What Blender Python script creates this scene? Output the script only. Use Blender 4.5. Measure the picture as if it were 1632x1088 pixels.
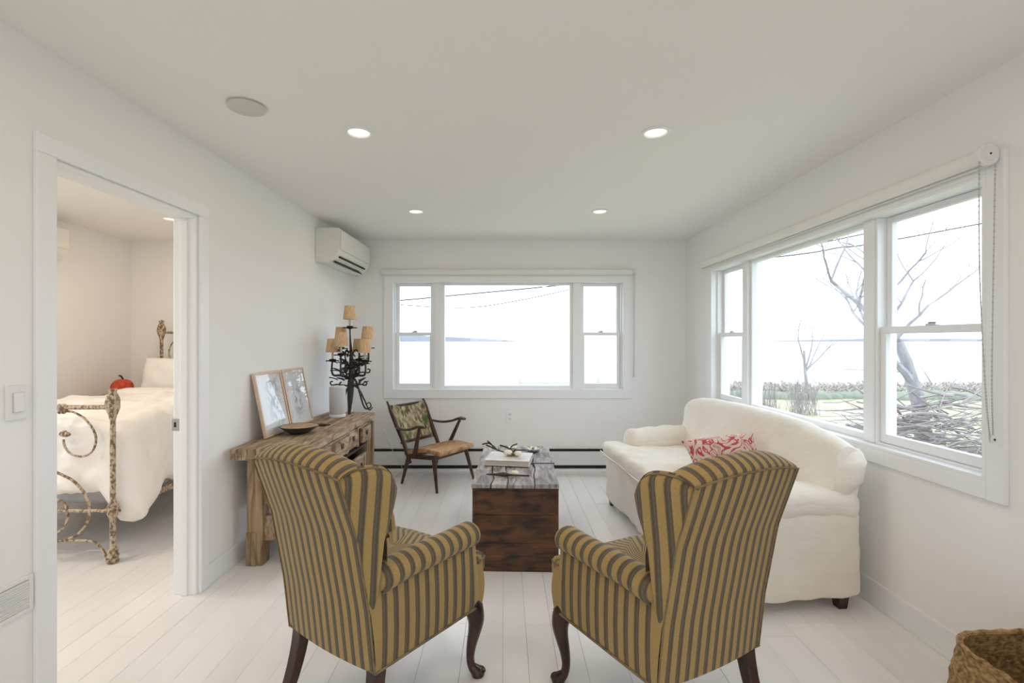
import bpy, bmesh, math, random
from mathutils import Vector, Matrix, noise, Euler
PI = math.pi
for o in list(bpy.data.objects): bpy.data.objects.remove(o)
C = bpy.context.scene.collection
SC = bpy.context.scene
# ------------------------------------------------------------------ camera
FP = 768.0; CZ = 1.348; VX, VY = 805.0, 543.0
cd = bpy.data.cameras.new('camera'); cam = bpy.data.objects.new('camera', cd); C.objects.link(cam)
cam.location = (0, 0, CZ); cam.rotation_euler = (PI/2, 0, 0)
cd.sensor_fit = 'HORIZONTAL'; cd.sensor_width = 36.0; cd.lens = 36.0*FP/1632
cd.shift_x = (816-VX)/1632; cd.shift_y = -(544-VY)/1632; cd.clip_start = .05; cd.clip_end = 9000
SC.camera = cam
# ------------------------------------------------------------------ colour management and sky
vs = SC.view_settings
SC.display_settings.display_device = 'sRGB'
vs.view_transform = 'Standard'; vs.look = 'None'; vs.gamma = 1.0; vs.use_curve_mapping = False
vs.exposure = 0.2
SC.cycles.max_bounces = 14; SC.cycles.diffuse_bounces = 10; SC.cycles.glossy_bounces = 4
SC.cycles.transparent_max_bounces = 16; SC.cycles.sample_clamp_indirect = 6.0
SC.cycles.use_denoising = True; SC.cycles.caustics_reflective = False; SC.cycles.caustics_refractive = False
W = bpy.data.worlds.new('sky'); SC.world = W; W.use_nodes = True
nt = W.node_tree; nt.nodes.clear()
wo = nt.nodes.new('ShaderNodeOutputWorld'); wb = nt.nodes.new('ShaderNodeBackground')
tc = nt.nodes.new('ShaderNodeTexCoord'); nz = nt.nodes.new('ShaderNodeTexNoise'); cr = nt.nodes.new('ShaderNodeValToRGB')
nz.inputs['Scale'].default_value = 1.6; nz.inputs['Detail'].default_value = 4
cr.color_ramp.elements[0].position = .3; cr.color_ramp.elements[0].color = (.72, .845, 1, 1)
cr.color_ramp.elements[1].position = .75; cr.color_ramp.elements[1].color = (.82, .905, 1, 1)
nt.links.new(tc.outputs['Generated'], nz.inputs['Vector']); nt.links.new(nz.outputs['Fac'], cr.inputs['Fac'])
nt.links.new(cr.outputs['Color'], wb.inputs['Color']); wb.inputs['Strength'].default_value = 3.6
nt.links.new(wb.outputs[0], wo.inputs[0])
DOWNLIGHT_W = 1.9; BEDROOM_W = 8.5

def area_light(name, loc, rot, sx, sy, power, color, portal=False):
    l = bpy.data.lights.new(name, 'AREA'); l.shape = 'RECTANGLE'; l.size = sx; l.size_y = sy
    l.energy = power; l.color = color
    if portal: l.cycles.is_portal = True
    o = bpy.data.objects.new(name, l); C.objects.link(o); o.location = loc; o.rotation_euler = rot; return o
# daylight sampling portals in the window openings (they give off no light of their own)
area_light('window_portal', (.03, 5.22, 1.4), (-PI/2, 0, 0), 2.45, 1.16, 1, (1, 1, 1), True)
area_light('window_portal', (2.06, 3.14, 1.4), (0, PI/2, 0), 1.22, 2.53, 1, (1, 1, 1), True)
area_light('window_portal', (2.06, -2.2, 1.4), (0, PI/2, 0), 1.22, .8, 1, (1, 1, 1), True)
area_light('window_portal', (.0, -3.16, 1.4), (PI/2, 0, 0), 2.0, 1.22, 1, (1, 1, 1), True)
area_light('window_portal', (-4.08, 2.3, 1.4), (0, -PI/2, 0), 1.2, 1.6, 1, (1, 1, 1), True)

# ------------------------------------------------------------------ helpers
class MB:
    """collects shapes into ONE mesh"""
    def __init__(s): s.v = []; s.f = []; s.uv = {}
    def add(s, vs_, fs, uvs=None):
        k = len(s.v); s.v += [tuple(p) for p in vs_]
        for i, f in enumerate(fs):
            s.f.append(tuple(k+a for a in f))
            if uvs: s.uv[len(s.f)-1] = [uvs[a] for a in f]
        return s
    def box(s, x0, y0, z0, x1, y1, z1, M=None):
        p = [Vector((x, y, z)) for z in (z0, z1) for y in (y0, y1) for x in (x0, x1)]
        if M: p = [M @ q for q in p]
        return s.add(p, [(0,2,3,1), (4,5,7,6), (0,1,5,4), (2,6,7,3), (0,4,6,2), (1,3,7,5)])
    def cbox(s, c, d, rot=(0, 0, 0)):
        M = Matrix.Translation(c) @ Euler(rot).to_matrix().to_4x4()
        return s.box(-d[0]/2, -d[1]/2, -d[2]/2, d[0]/2, d[1]/2, d[2]/2, M)
    def bar(s, a, b, w, h, w2=None, h2=None, up=(0, 0, 1)):
        a = Vector(a); b = Vector(b); d = (b-a).normalized(); u = Vector(up)
        if abs(d.dot(u)) > .97: u = Vector((0, 1, 0))
        sx = d.cross(u).normalized(); sz = sx.cross(d)
        w2 = w if w2 is None else w2; h2 = h if h2 is None else h2
        p = []
        for q, ww, hh in ((a, w, h), (b, w2, h2)):
            p += [q-sx*ww/2-sz*hh/2, q+sx*ww/2-sz*hh/2, q+sx*ww/2+sz*hh/2, q-sx*ww/2+sz*hh/2]
        return s.add(p, [(3,2,1,0), (4,5,6,7), (0,1,5,4), (1,2,6,5), (2,3,7,6), (3,0,4,7)])
    def tube(s, pts, r, seg=8, flat=1.0, caps=True):
        pts = [Vector(p) for p in pts]; n = len(pts); rr = r if isinstance(r, (list, tuple)) else [r]*n
        ring = []; prev = None
        for i, p in enumerate(pts):
            d = (pts[min(i+1, n-1)]-pts[max(i-1, 0)])
            d = d.normalized() if d.length > 1e-9 else Vector((0, 0, 1))
            if prev is None:
                u = Vector((0, 0, 1)) if abs(d.z) < .9 else Vector((1, 0, 0))
            else: u = prev
            sx = d.cross(u)
            if sx.length < 1e-6: sx = d.cross(Vector((0, 1, .3)))
            sx.normalize(); sz = sx.cross(d).normalized(); prev = sz
            ring += [p+(sx*math.cos(2*PI*k/seg)+sz*flat*math.sin(2*PI*k/seg))*rr[i] for k in range(seg)]
        fs = [(i*seg+k, i*seg+(k+1) % seg, (i+1)*seg+(k+1) % seg, (i+1)*seg+k) for i in range(n-1) for k in range(seg)]
        if caps: fs += [tuple(range(seg))[::-1], tuple((n-1)*seg+k for k in range(seg))]
        return s.add(ring, fs)
    def lathe(s, prof, c=(0, 0, 0), seg=24, M=None, sy=1.0):
        c = Vector(c); p = []
        for r, z in prof:
            for k in range(seg):
                q = Vector((r*math.cos(2*PI*k/seg), sy*r*math.sin(2*PI*k/seg), z))
                if M: q = M @ q
                p.append(q+c)
        n = len(prof)
        fs = [(i*seg+k, i*seg+(k+1) % seg, (i+1)*seg+(k+1) % seg, (i+1)*seg+k) for i in range(n-1) for k in range(seg)]
        fs += [tuple(range(seg))[::-1], tuple((n-1)*seg+k for k in range(seg))]
        return s.add(p, fs)
    def ball(s, c, r, seg=12, rings=8, M=None):
        r = r if isinstance(r, (tuple, list)) else (r, r, r); p = []
        for i in range(rings+1):
            a = PI*(i/rings-.5); a = max(min(a, PI/2-.03), -PI/2+.03)
            for k in range(seg):
                q = Vector((r[0]*math.cos(a)*math.cos(2*PI*k/seg), r[1]*math.cos(a)*math.sin(2*PI*k/seg), r[2]*math.sin(a)))
                if M: q = M @ q
                p.append(q+Vector(c))
        fs = [(i*seg+k, i*seg+(k+1) % seg, (i+1)*seg+(k+1) % seg, (i+1)*seg+k) for i in range(rings) for k in range(seg)]
        fs += [tuple(range(seg))[::-1], tuple(rings*seg+k for k in range(seg))]
        return s.add(p, fs)
    def grid(s, rows, uvs=None, closed=False, flip=False):
        n = len(rows); m = len(rows[0]); p = [q for r in rows for q in r]
        u = [q for r in uvs for q in r] if uvs else None
        fs = []
        for i in range(n-1):
            for k in range(m if closed else m-1):
                f = (i*m+k, i*m+(k+1) % m, (i+1)*m+(k+1) % m, (i+1)*m+k)
                fs.append(f[::-1] if flip else f)
        return s.add(p, fs, u)
    def prism(s, poly, z0, z1, M=None):
        n = len(poly); p = [Vector((x, y, z)) for z in (z0, z1) for x, y in poly]
        if M: p = [M @ q for q in p]
        return s.add(p, [tuple(range(n))[::-1], tuple(range(n, 2*n))]+[(k, (k+1) % n, n+(k+1) % n, n+k) for k in range(n)])
    def rbox(s, lo, hi, r, n=10, amp=0, freq=4, seed=0, fn=None):
        """rounded box, cloth-like noise along the normal"""
        r = r if isinstance(r, (tuple, list)) else (r, r, r)
        ax = []
        for a in range(3):
            L = hi[a]-lo[a]; rr = min(r[a], L/2-1e-4)
            q = [lo[a]+rr*(1-math.cos(PI/2*k/4)) for k in range(4)]
            m = max(2, int(n*L/max(hi[b]-lo[b] for b in range(3)))+1)
            q += [lo[a]+rr+(L-2*rr)*k/m for k in range(m+1)]
            q += [hi[a]-rr*(1-math.cos(PI/2*k/4)) for k in (3, 2, 1, 0)]
            ax.append(q)
        vid = {}; vs_ = []
        def V(i, j, k):
            if (i, j, k) in vid: return vid[(i, j, k)]
            p = Vector((ax[0][i], ax[1][j], ax[2][k]))
            rr = [min(r[a], (hi[a]-lo[a])/2-1e-4) for a in range(3)]
            ip = Vector([min(max(p[a], lo[a]+rr[a]), hi[a]-rr[a]) for a in range(3)])
            d = Vector([(p[a]-ip[a])/rr[a] for a in range(3)])
            L = d.length
            if L > 1e-6: d = d*(max(abs(d.x), abs(d.y), abs(d.z))/L)
            q = ip+Vector([d[a]*rr[a] for a in range(3)])
            if amp:
                nn = d.normalized() if d.length > 0 else Vector((0, 0, 1))
                q = q+nn*amp*noise.fractal(q*freq+Vector((seed*7.1, seed, 0)), .6, 2.1, 3)
            if fn: q = fn(q)
            vid[(i, j, k)] = len(vs_); vs_.append(q); return vid[(i, j, k)]
        fs = []; nx, ny, nz_ = (len(a)-1 for a in ax)
        for i in range(nx):
            for j in range(ny):
                fs.append((V(i, j, 0), V(i, j+1, 0), V(i+1, j+1, 0), V(i+1, j, 0)))
                fs.append((V(i, j, nz_), V(i+1, j, nz_), V(i+1, j+1, nz_), V(i, j+1, nz_)))
        for i in range(nx):
            for k in range(nz_):
                fs.append((V(i, 0, k), V(i+1, 0, k), V(i+1, 0, k+1), V(i, 0, k+1)))
                fs.append((V(i, ny, k), V(i, ny, k+1), V(i+1, ny, k+1), V(i+1, ny, k)))
        for j in range(ny):
            for k in range(nz_):
                fs.append((V(0, j, k), V(0, j, k+1), V(0, j+1, k+1), V(0, j+1, k)))
                fs.append((V(nx, j, k), V(nx, j+1, k), V(nx, j+1, k+1), V(nx, j, k+1)))
        return s.add(vs_, fs)
    def build(s, name, m, parent=None, bevel=0, bseg=2, smooth=None, sub=0, weld=False):
        me = bpy.data.meshes.new(name); me.from_pydata(s.v, [], s.f)
        if s.uv:
            L = me.uv_layers.new(name='UVMap')
            for fi, p in enumerate(me.polygons):
                if fi in s.uv:
                    for li, uv in zip(p.loop_indices, s.uv[fi]): L.data[li].uv = uv
        me.update()
        if weld:
            b = bmesh.new(); b.from_mesh(me); bmesh.ops.remove_doubles(b, verts=b.verts, dist=1e-4)
            bmesh.ops.recalc_face_normals(b, faces=b.faces); b.to_mesh(me); b.free()
        if m: me.materials.append(m)
        if smooth is not None:
            me.polygons.foreach_set('use_smooth', [True]*len(me.polygons))
            me.set_sharp_from_angle(angle=math.radians(smooth))
        o = bpy.data.objects.new(name, me); C.objects.link(o)
        if parent: o.parent = parent
        if bevel:
            bm_ = o.modifiers.new('b', 'BEVEL'); bm_.width = bevel; bm_.segments = bseg; bm_.limit_method = 'ANGLE'
            bm_.angle_limit = math.radians(40)
        if sub:
            sm = o.modifiers.new('s', 'SUBSURF'); sm.levels = sub; sm.render_levels = sub
        return o

def thing(name, label, cat, loc=(0, 0, 0), rz=0, group=None):
    o = bpy.data.objects.new(name, None); C.objects.link(o); o.empty_display_size = .1
    o.location = loc; o.rotation_euler = (0, 0, rz) if not isinstance(rz, tuple) else rz
    return tag(o, label, cat, group)
def tag(o, label, cat, group=None):
    o['label'] = label; o['category'] = cat
    if group: o['group'] = group
    return o
def st(o): o['kind'] = 'structure'; return o
def sempty(name, loc=(0, 0, 0), rz=0):
    o = bpy.data.objects.new(name, None); C.objects.link(o); o.location = loc; o.rotation_euler = (0, 0, rz); return st(o)
def copy_tree(o, parent=None):
    c = o.copy(); C.objects.link(c); c.parent = parent
    for ch in list(o.children): copy_tree(ch, c)
    return c
def lerp_tab(tab, x):
    if x <= tab[0][0]: return tab[0][1]
    for (a, b), (c, d) in zip(tab, tab[1:]):
        if x <= c: return b+(d-b)*(x-a)/(c-a)
    return tab[-1][1]
def smooth_path(pts, n=6):
    pts = [Vector(p) for p in pts]; out = []
    for i in range(len(pts)-1):
        p0 = pts[max(i-1, 0)]; p1 = pts[i]; p2 = pts[i+1]; p3 = pts[min(i+2, len(pts)-1)]
        for k in range(n):
            t = k/n
            out.append(.5*((2*p1)+(-p0+p2)*t+(2*p0-5*p1+4*p2-p3)*t*t+(-p0+3*p1-3*p2+p3)*t**3))
    out.append(pts[-1]); return out

# ------------------------------------------------------------------ materials
def mat(name, c1, c2=None, scale=(5, 5, 5), rough=.6, bump=0, bscale=None, detail=4, lo=.35, hi=.65, spec=.5,
        metal=0, coords='Object', dist=0, rand=0, bdist=.01, trans=0):
    m = bpy.data.materials.new(name); m.use_nodes = True; n = m.node_tree.nodes; l = m.node_tree.links
    b = n['Principled BSDF']; b.inputs['Roughness'].default_value = rough; b.inputs['Metallic'].default_value = metal
    b.inputs['Specular IOR Level'].default_value = spec
    b.inputs['Base Color'].default_value = (*c1, 1)
    t = n.new('ShaderNodeTexCoord'); mp = n.new('ShaderNodeMapping'); mp.inputs['Scale'].default_value = scale
    l.new(t.outputs[coords], mp.inputs['Vector'])
    last = None
    if c2:
        z = n.new('ShaderNodeTexNoise'); z.inputs['Scale'].default_value = 1; z.inputs['Detail'].default_value = detail
        z.inputs['Distortion'].default_value = dist
        r = n.new('ShaderNodeValToRGB'); r.color_ramp.elements[0].position = lo; r.color_ramp.elements[1].position = hi
        r.color_ramp.elements[0].color = (*c1, 1); r.color_ramp.elements[1].color = (*c2, 1)
        l.new(mp.outputs[0], z.inputs['Vector']); l.new(z.outputs['Fac'], r.inputs['Fac'])
        l.new(r.outputs['Color'], b.inputs['Base Color']); last = r.outputs['Color']
    if rand:
        oi = n.new('ShaderNodeObjectInfo'); h = n.new('ShaderNodeHueSaturation'); mr = n.new('ShaderNodeMapRange')
        mr.inputs['To Min'].default_value = 1-rand; mr.inputs['To Max'].default_value = 1+rand
        l.new(oi.outputs['Random'], mr.inputs['Value']); l.new(mr.outputs[0], h.inputs['Value'])
        if last: l.new(last, h.inputs['Color'])
        else: h.inputs['Color'].default_value = (*c1, 1)
        l.new(h.outputs['Color'], b.inputs['Base Color'])
    if bump:
        z2 = n.new('ShaderNodeTexNoise'); z2.inputs['Scale'].default_value = 1; z2.inputs['Detail'].default_value = 5
        mp2 = n.new('ShaderNodeMapping'); mp2.inputs['Scale'].default_value = bscale or scale
        l.new(t.outputs[coords], mp2.inputs['Vector']); l.new(mp2.outputs[0], z2.inputs['Vector'])
        bu = n.new('ShaderNodeBump'); bu.inputs['Strength'].default_value = bump; bu.inputs['Distance'].default_value = bdist
        l.new(z2.outputs['Fac'], bu.inputs['Height']); l.new(bu.outputs[0], b.inputs['Normal'])
    return m
M = {}
M['wall'] = mat('wall_paint', (.85, .85, .85), rough=.75, bump=.06, bscale=(90, 90, 90), bdist=.002, spec=.25)
M['ceil'] = mat('ceiling_paint', (.85, .84, .83), rough=.85, bump=.08, bscale=(60, 60, 60), bdist=.002, spec=.2)
M['trim'] = mat('trim_paint', (.84, .86, .88), rough=.38, spec=.4)
M['vinyl'] = mat('window_vinyl', (.82, .84, .85), rough=.35, spec=.4)
M['plank'] = mat('floor_paint', (.85, .845, .85), (.80, .79, .79), scale=(9, 1.6, 5), rough=.17, bump=.12, bscale=(120, 4, 20), lo=.3, hi=.8, rand=.025, bdist=.002, spec=.5)
M['subfloor'] = mat('floor_gap', (.46, .43, .40), rough=.9)
M['blind'] = mat('blind_fabric', (.80, .79, .76), rough=.8)
M['plastic'] = mat('white_plastic', (.78, .785, .78), rough=.4)
M['plastic2'] = mat('grey_plastic', (.55, .55, .54), rough=.4)
M['acwhite'] = mat('unit_plastic', (.74, .74, .71), rough=.4)
M['cover'] = mat('cover_plastic', (.62, .61, .58), rough=.5)
M['dark'] = mat('dark_slot', (.02, .02, .02), rough=.7)
M['metal'] = mat('brushed_metal', (.45, .44, .42), rough=.35, metal=1)
M['heater'] = mat('heater_enamel', (.72, .73, .72), rough=.4)
M['wood_old'] = mat('weathered_wood', (.13, .078, .042), (.50, .385, .27), scale=(45, 4.5, 14), rough=.8, bump=1.0, bscale=(60, 5, 30), lo=.28, hi=.68, dist=1.2, rand=.12, bdist=.01, spec=.2)
M['wood_old_z'] = mat('weathered_post_wood', (.15, .09, .045), (.43, .32, .20), scale=(30, 30, 3), rough=.8, bump=.7, bscale=(50, 50, 5), lo=.3, hi=.68, dist=1, rand=.12, spec=.2)
M['wood_int'] = mat('dark_inner_wood', (.05, .028, .016), (.12, .075, .045), scale=(20, 4, 20), rough=.85)
M['trunk'] = mat('dark_stained_wood', (.022, .010, .005), (.17, .068, .022), scale=(6, 8, 17), rough=.5, bump=.8, bscale=(10, 40, 90), lo=.36, hi=.74, detail=9, dist=.6, rand=.12)
M['trunk_top'] = mat('grey_weathered_boards', (.14, .125, .12), (.44, .42, .43), scale=(26, 5, 8), rough=.75, bump=.8, bscale=(50, 6, 20), lo=.3, hi=.62, detail=6, dist=1.0, rand=.08)
M['leg'] = mat('dark_mahogany', (.018, .008, .006), (.055, .024, .015), scale=(15, 15, 4), rough=.25)
M['teak'] = mat('dark_walnut', (.035, .013, .008), (.085, .035, .022), scale=(30, 30, 6), rough=.3)
M['iron'] = mat('black_iron', (.014, .012, .010), (.045, .035, .028), scale=(40, 40, 40), rough=.55, bump=.5, bscale=(60, 60, 60), bdist=.003)
M['bediron'] = mat('chipped_cream_iron', (.16, .105, .06), (.50, .42, .31), scale=(62, 62, 45), rough=.65, bump=.7, bscale=(60, 60, 60), lo=.42, hi=.56, detail=6, bdist=.004)
M['slip'] = mat('cream_slipcover', (.84, .81, .75), (.80, .76, .69), scale=(3, 3, 3), rough=.9, bump=.8, bscale=(4, 6, 9), bdist=.02, spec=.15)
M['linen'] = mat('white_linen', (.86, .845, .82), rough=.9, bump=.5, bscale=(8, 8, 6), bdist=.02, spec=.15)
M['mattress'] = mat('grey_mattress', (.30, .31, .32), rough=.8)
M['shade'] = mat('raffia_shade', (.52, .34, .18), (.70, .51, .31), scale=(220, 220, 6), rough=.8, bump=.3, bscale=(220, 220, 6), bdist=.002)
M['sleeve'] = mat('cream_sleeve', (.66, .58, .42), rough=.6)
M['birch'] = mat('light_frame_wood', (.62, .44, .31), (.70, .53, .40), scale=(8, 30, 8), rough=.5)
M['red'] = mat('orange_red_pumpkin', (.45, .035, .012), (.62, .09, .03), scale=(20, 20, 20), rough=.6, bump=.4, bscale=(50, 50, 50), bdist=.004)
M['seatweave'] = mat('woven_seat', (.30, .14, .055), (.60, .38, .20), scale=(14, 60, 14), rough=.8, bump=.6, bscale=(14, 130, 14), lo=.35, hi=.65, bdist=.004)
M['backweave'] = mat('worn_green_tapestry', (.10, .075, .035), (.50, .43, .27), scale=(34, 34, 11), rough=.9, bump=.5, bscale=(90, 90, 90), lo=.36, hi=.62, detail=6, bdist=.004)
_m = M['backweave']; _n = _m.node_tree.nodes; _l = _m.node_tree.links
_z = _n.new('ShaderNodeTexNoise'); _z.inputs['Scale'].default_value = 5.5; _z.inputs['Detail'].default_value = 3
_r = _n.new('ShaderNodeValToRGB'); _r.color_ramp.elements[0].position = .56; _r.color_ramp.elements[1].position = .66
_x = _n.new('ShaderNodeMix'); _x.data_type = 'RGBA'; _x.inputs[7].default_value = (.075, .115, .025, 1)
_t = _n.new('ShaderNodeTexCoord'); _l.new(_t.outputs['Object'], _z.inputs['Vector']); _l.new(_z.outputs['Fac'], _r.inputs[0]); _l.new(_r.outputs[0], _x.inputs[0])
_b = _n['Principled BSDF']; _s = _b.inputs['Base Color'].links[0].from_socket; _l.new(_s, _x.inputs[6]); _l.new(_x.outputs[2], _b.inputs['Base Color'])
M['stone'] = mat('pale_stone', (.72, .70, .69), (.56, .53, .52), scale=(16, 16, 16), rough=.5, bump=.2, bscale=(40, 40, 40), bdist=.003)
M['shell'] = mat('shell', (.80, .70, .55), (.9, .86, .78), scale=(30, 30, 30), rough=.4)
M['moss'] = mat('dry_moss', (.10, .11, .05), (.30, .27, .14), scale=(60, 60, 60), rough=.9)
M['twig'] = mat('dark_twig', (.035, .02, .015), (.09, .06, .045), scale=(40, 40, 40), rough=.8)
M['bowlo'] = mat('dark_bowl', (.03, .022, .02), rough=.35)
M['bowli'] = mat('ochre_glaze', (.33, .17, .045), (.52, .36, .17), scale=(18, 18, 18), rough=.35)
M['speaker'] = mat('pale_grey_mesh', (.55, .56, .58), rough=.75, bump=.4, bscale=(400, 400, 400), bdist=.001)
M['basket'] = mat('woven_grass', (.16, .085, .03), (.46, .30, .13), scale=(60, 60, 90), rough=.85, bump=.9, bscale=(90, 90, 150), lo=.35, hi=.65, bdist=.006)
M['lawn'] = mat('pale_lawn', (0.310, 0.310, 0.186), (0.409, 0.384, 0.273), scale=(.6, .6, .6), rough=.95, spec=.1, detail=8)
M['dune'] = mat('dune_grass', (.34, .30, .27), (.42, .38, .34), scale=(2, 2, 2), rough=.95, spec=.1)
M['hedge'] = mat('low_green_hedge', (0.187, 0.215, 0.160), (0.248, 0.270, 0.209), scale=(4, 4, 4), rough=.95, spec=.1)
M['sea'] = mat('sea_water', (0.248, 0.270, 0.298), (0.273, 0.291, 0.316), scale=(.02, .1, 1), rough=.35, bump=.3, bscale=(.3, 1.2, 1), bdist=.3)
M['land'] = mat('hazed_land', (.175, .18, .20), (.20, .205, .22), scale=(.01, .01, .05), rough=1, spec=0)  # distance haze is put into this pale grey base colour
M['bark'] = mat('grey_bark', (.25, .23, .24), (.34, .32, .33), scale=(6, 6, 3), rough=.95, spec=.1)
M['brush'] = mat('cut_branches', (.21, .18, .175), (.34, .31, .30), scale=(2, 2, 2), rough=.95, spec=.1)
M['cable'] = mat('cable_black', (.03, .03, .035), rough=.7)
M['post'] = mat('grey_timber', (.45, .42, .38), rough=.9)

def stripe_mat():
    m = bpy.data.materials.new('striped_upholstery'); m.use_nodes = True; n = m.node_tree.nodes; l = m.node_tree.links
    b = n['Principled BSDF']; b.inputs['Roughness'].default_value = .85; b.inputs['Specular IOR Level'].default_value = .2
    b.inputs['Sheen Weight'].default_value = .15
    t = n.new('ShaderNodeUVMap'); sp = n.new('ShaderNodeSeparateXYZ'); l.new(t.outputs[0], sp.inputs[0])
    mu = n.new('ShaderNodeMath'); mu.operation = 'MULTIPLY'; mu.inputs[1].default_value = 1/.0385; l.new(sp.outputs[0], mu.inputs[0])
    fr = n.new('ShaderNodeMath'); fr.operation = 'FRACT'; l.new(mu.outputs[0], fr.inputs[0])
    r = n.new('ShaderNodeValToRGB'); cr_ = r.color_ramp
    G = (.36, .255, .10, 1); Gd = (.28, .20, .08, 1); K = (.095, .078, .055, 1); K2 = (.135, .118, .09, 1); R_ = (.25, .15, .065, 1)
    cr_.elements[0].position = 0; cr_.elements[0].color = Gd
    cr_.elements[1].position = 1; cr_.elements[1].color = Gd
    for p, c in ((.05, G), (.50, G), (.54, R_), (.57, K), (.70, K2), (.80, K), (.93, K), (.965, R_)):
        e = cr_.elements.new(p); e.color = c
    l.new(fr.outputs[0], r.inputs[0])
    tc_ = n.new('ShaderNodeTexCoord'); z = n.new('ShaderNodeTexNoise'); z.inputs['Scale'].default_value = 260; l.new(tc_.outputs['Object'], z.inputs['Vector'])
    mx = n.new('ShaderNodeMix'); mx.data_type = 'RGBA'; mx.blend_type = 'MULTIPLY'; mx.inputs[0].default_value = .55
    rr = n.new('ShaderNodeMapRange'); rr.inputs['From Min'].default_value = .3; rr.inputs['From Max'].default_value = .7; rr.inputs['To Min'].default_value = .72; rr.inputs['To Max'].default_value = 1.18
    l.new(z.outputs['Fac'], rr.inputs[0]); l.new(r.outputs[0], mx.inputs[6]); l.new(rr.outputs[0], mx.inputs[7])
    l.new(mx.outputs[2], b.inputs['Base Color'])
    bu = n.new('ShaderNodeBump'); bu.inputs['Strength'].default_value = .3; bu.inputs['Distance'].default_value = .002
    l.new(z.outputs['Fac'], bu.inputs['Height']); l.new(bu.outputs[0], b.inputs['Normal'])
    return m
M['stripe'] = stripe_mat()
M['piping'] = mat('upholstery_piping', (.24, .175, .08), (.12, .095, .06), scale=(30, 30, 30), rough=.85)

def glass_mat():
    m = bpy.data.materials.new('window_glass'); m.use_nodes = True; n = m.node_tree.nodes; l = m.node_tree.links
    n.remove(n['Principled BSDF']); out = n['Material Output']
    tr = n.new('ShaderNodeBsdfTransparent'); tr.inputs[0].default_value = (.985, .99, .99, 1)
    gl = n.new('ShaderNodeBsdfGlossy'); gl.inputs['Roughness'].default_value = .0
    fr = n.new('ShaderNodeLayerWeight'); pw = n.new('ShaderNodeMath'); pw.operation = 'POWER'; pw.inputs[1].default_value = 5
    l.new(fr.outputs['Facing'], pw.inputs[0]); mr = n.new('ShaderNodeMapRange'); mr.inputs['To Min'].default_value = .03; mr.inputs['To Max'].default_value = .8
    l.new(pw.outputs[0], mr.inputs['Value']); fr = mr
    mx = n.new('ShaderNodeMixShader'); l.new(fr.outputs[0], mx.inputs[0]); l.new(tr.outputs[0], mx.inputs[1]); l.new(gl.outputs[0], mx.inputs[2])
    l.new(mx.outputs[0], out.inputs[0]); return m
M['glass'] = glass_mat()
def emit_mat(name, c, s):
    m = bpy.data.materials.new(name); m.use_nodes = True; b = m.node_tree.nodes['Principled BSDF']
    b.inputs['Base Color'].default_value = (*c, 1); b.inputs['Emission Color'].default_value = (*c, 1); b.inputs['Emission Strength'].default_value = s
    return m
M['lens'] = emit_mat('lamp_lens', (1, .90, .74), .95)

# ------------------------------------------------------------------ room shell
XR = 1.892; YB = 5.05; H = 2.40; XBL = -3.92; YN = -3.0; XL = -1.60
LA = -.0172                                  # the left wall runs very slightly out of square
T = .16
def wall_x(mb, x0, x1, y0, y1, z0, z1, holes):
    """solid wall box with rectangular holes; holes = (a0,a1,z0,z1) along the long axis"""
    along_x = (x1-x0) > (y1-y0)
    a0, a1 = (x0, x1) if along_x else (y0, y1)
    def b(p, q, r, s_):
        if q-p < 1e-5 or s_-r < 1e-5: return
        if along_x: mb.box(p, y0, r, q, y1, s_)
        else: mb.box(x0, p, r, x1, q, s_)
    cur = a0
    for h0, h1, hz0, hz1 in sorted(holes):
        b(cur, h0, z0, z1); b(h0, h1, z0, hz0); b(h0, h1, hz1, z1); cur = h1
    b(cur, a1, z0, z1); return mb
mb = MB(); wall_x(mb, XBL-T, XR+T, YB, YB+T, 0, H, [(-1.187, 1.25, .825, 1.975)])
st(mb.build('wall_back', M['wall']))
mb = MB(); wall_x(mb, XR, XR+T, YN, YB, 0, H, [(1.88, 4.40, .80, 2.0), (-2.6, -1.8, .80, 2.0)])
st(mb.build('wall_right', M['wall']))
LW = sempty('left_wall_frame', (XL, YB, 0), LA); LW['kind'] = 'group'
D0, D1, DZ = YB-1.764, YB-2.575, 2.017       # door opening in distance from back corner
def LWobj(o): o.location = (XL, YB, 0); o.rotation_euler = (0, 0, LA); return o
bpy.data.objects.remove(LW)
mb = MB(); wall_x(mb, -.115, 0, -8.05, 0, 0, H, [(-D0, -D1, -.01, DZ)])
st(LWobj(mb.build('wall_left', M['wall'])))
mb = MB(); wall_x(mb, -1.9, XR+T, YN-T, YN, 0, H, [(-1.0, 1.0, .80, 2.0)])
st(mb.build('wall_rear', M['wall']))
mb = MB(); wall_x(mb, XBL-T, XBL, .9, YB, 0, H, [(1.5, 3.1, .8, 2.0)])
st(mb.build('wall_bedroom_side', M['wall']))
mb = MB(); mb.box(XBL-T, .74, 0, -1.79, .9, H)
st(mb.build('wall_bedroom_near', M['wall']))
mb = MB(); mb.box(XBL-T, YN-T, H, XR+T, YB+T, H+.12)
st(mb.build('ceiling', M['ceil']))
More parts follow.
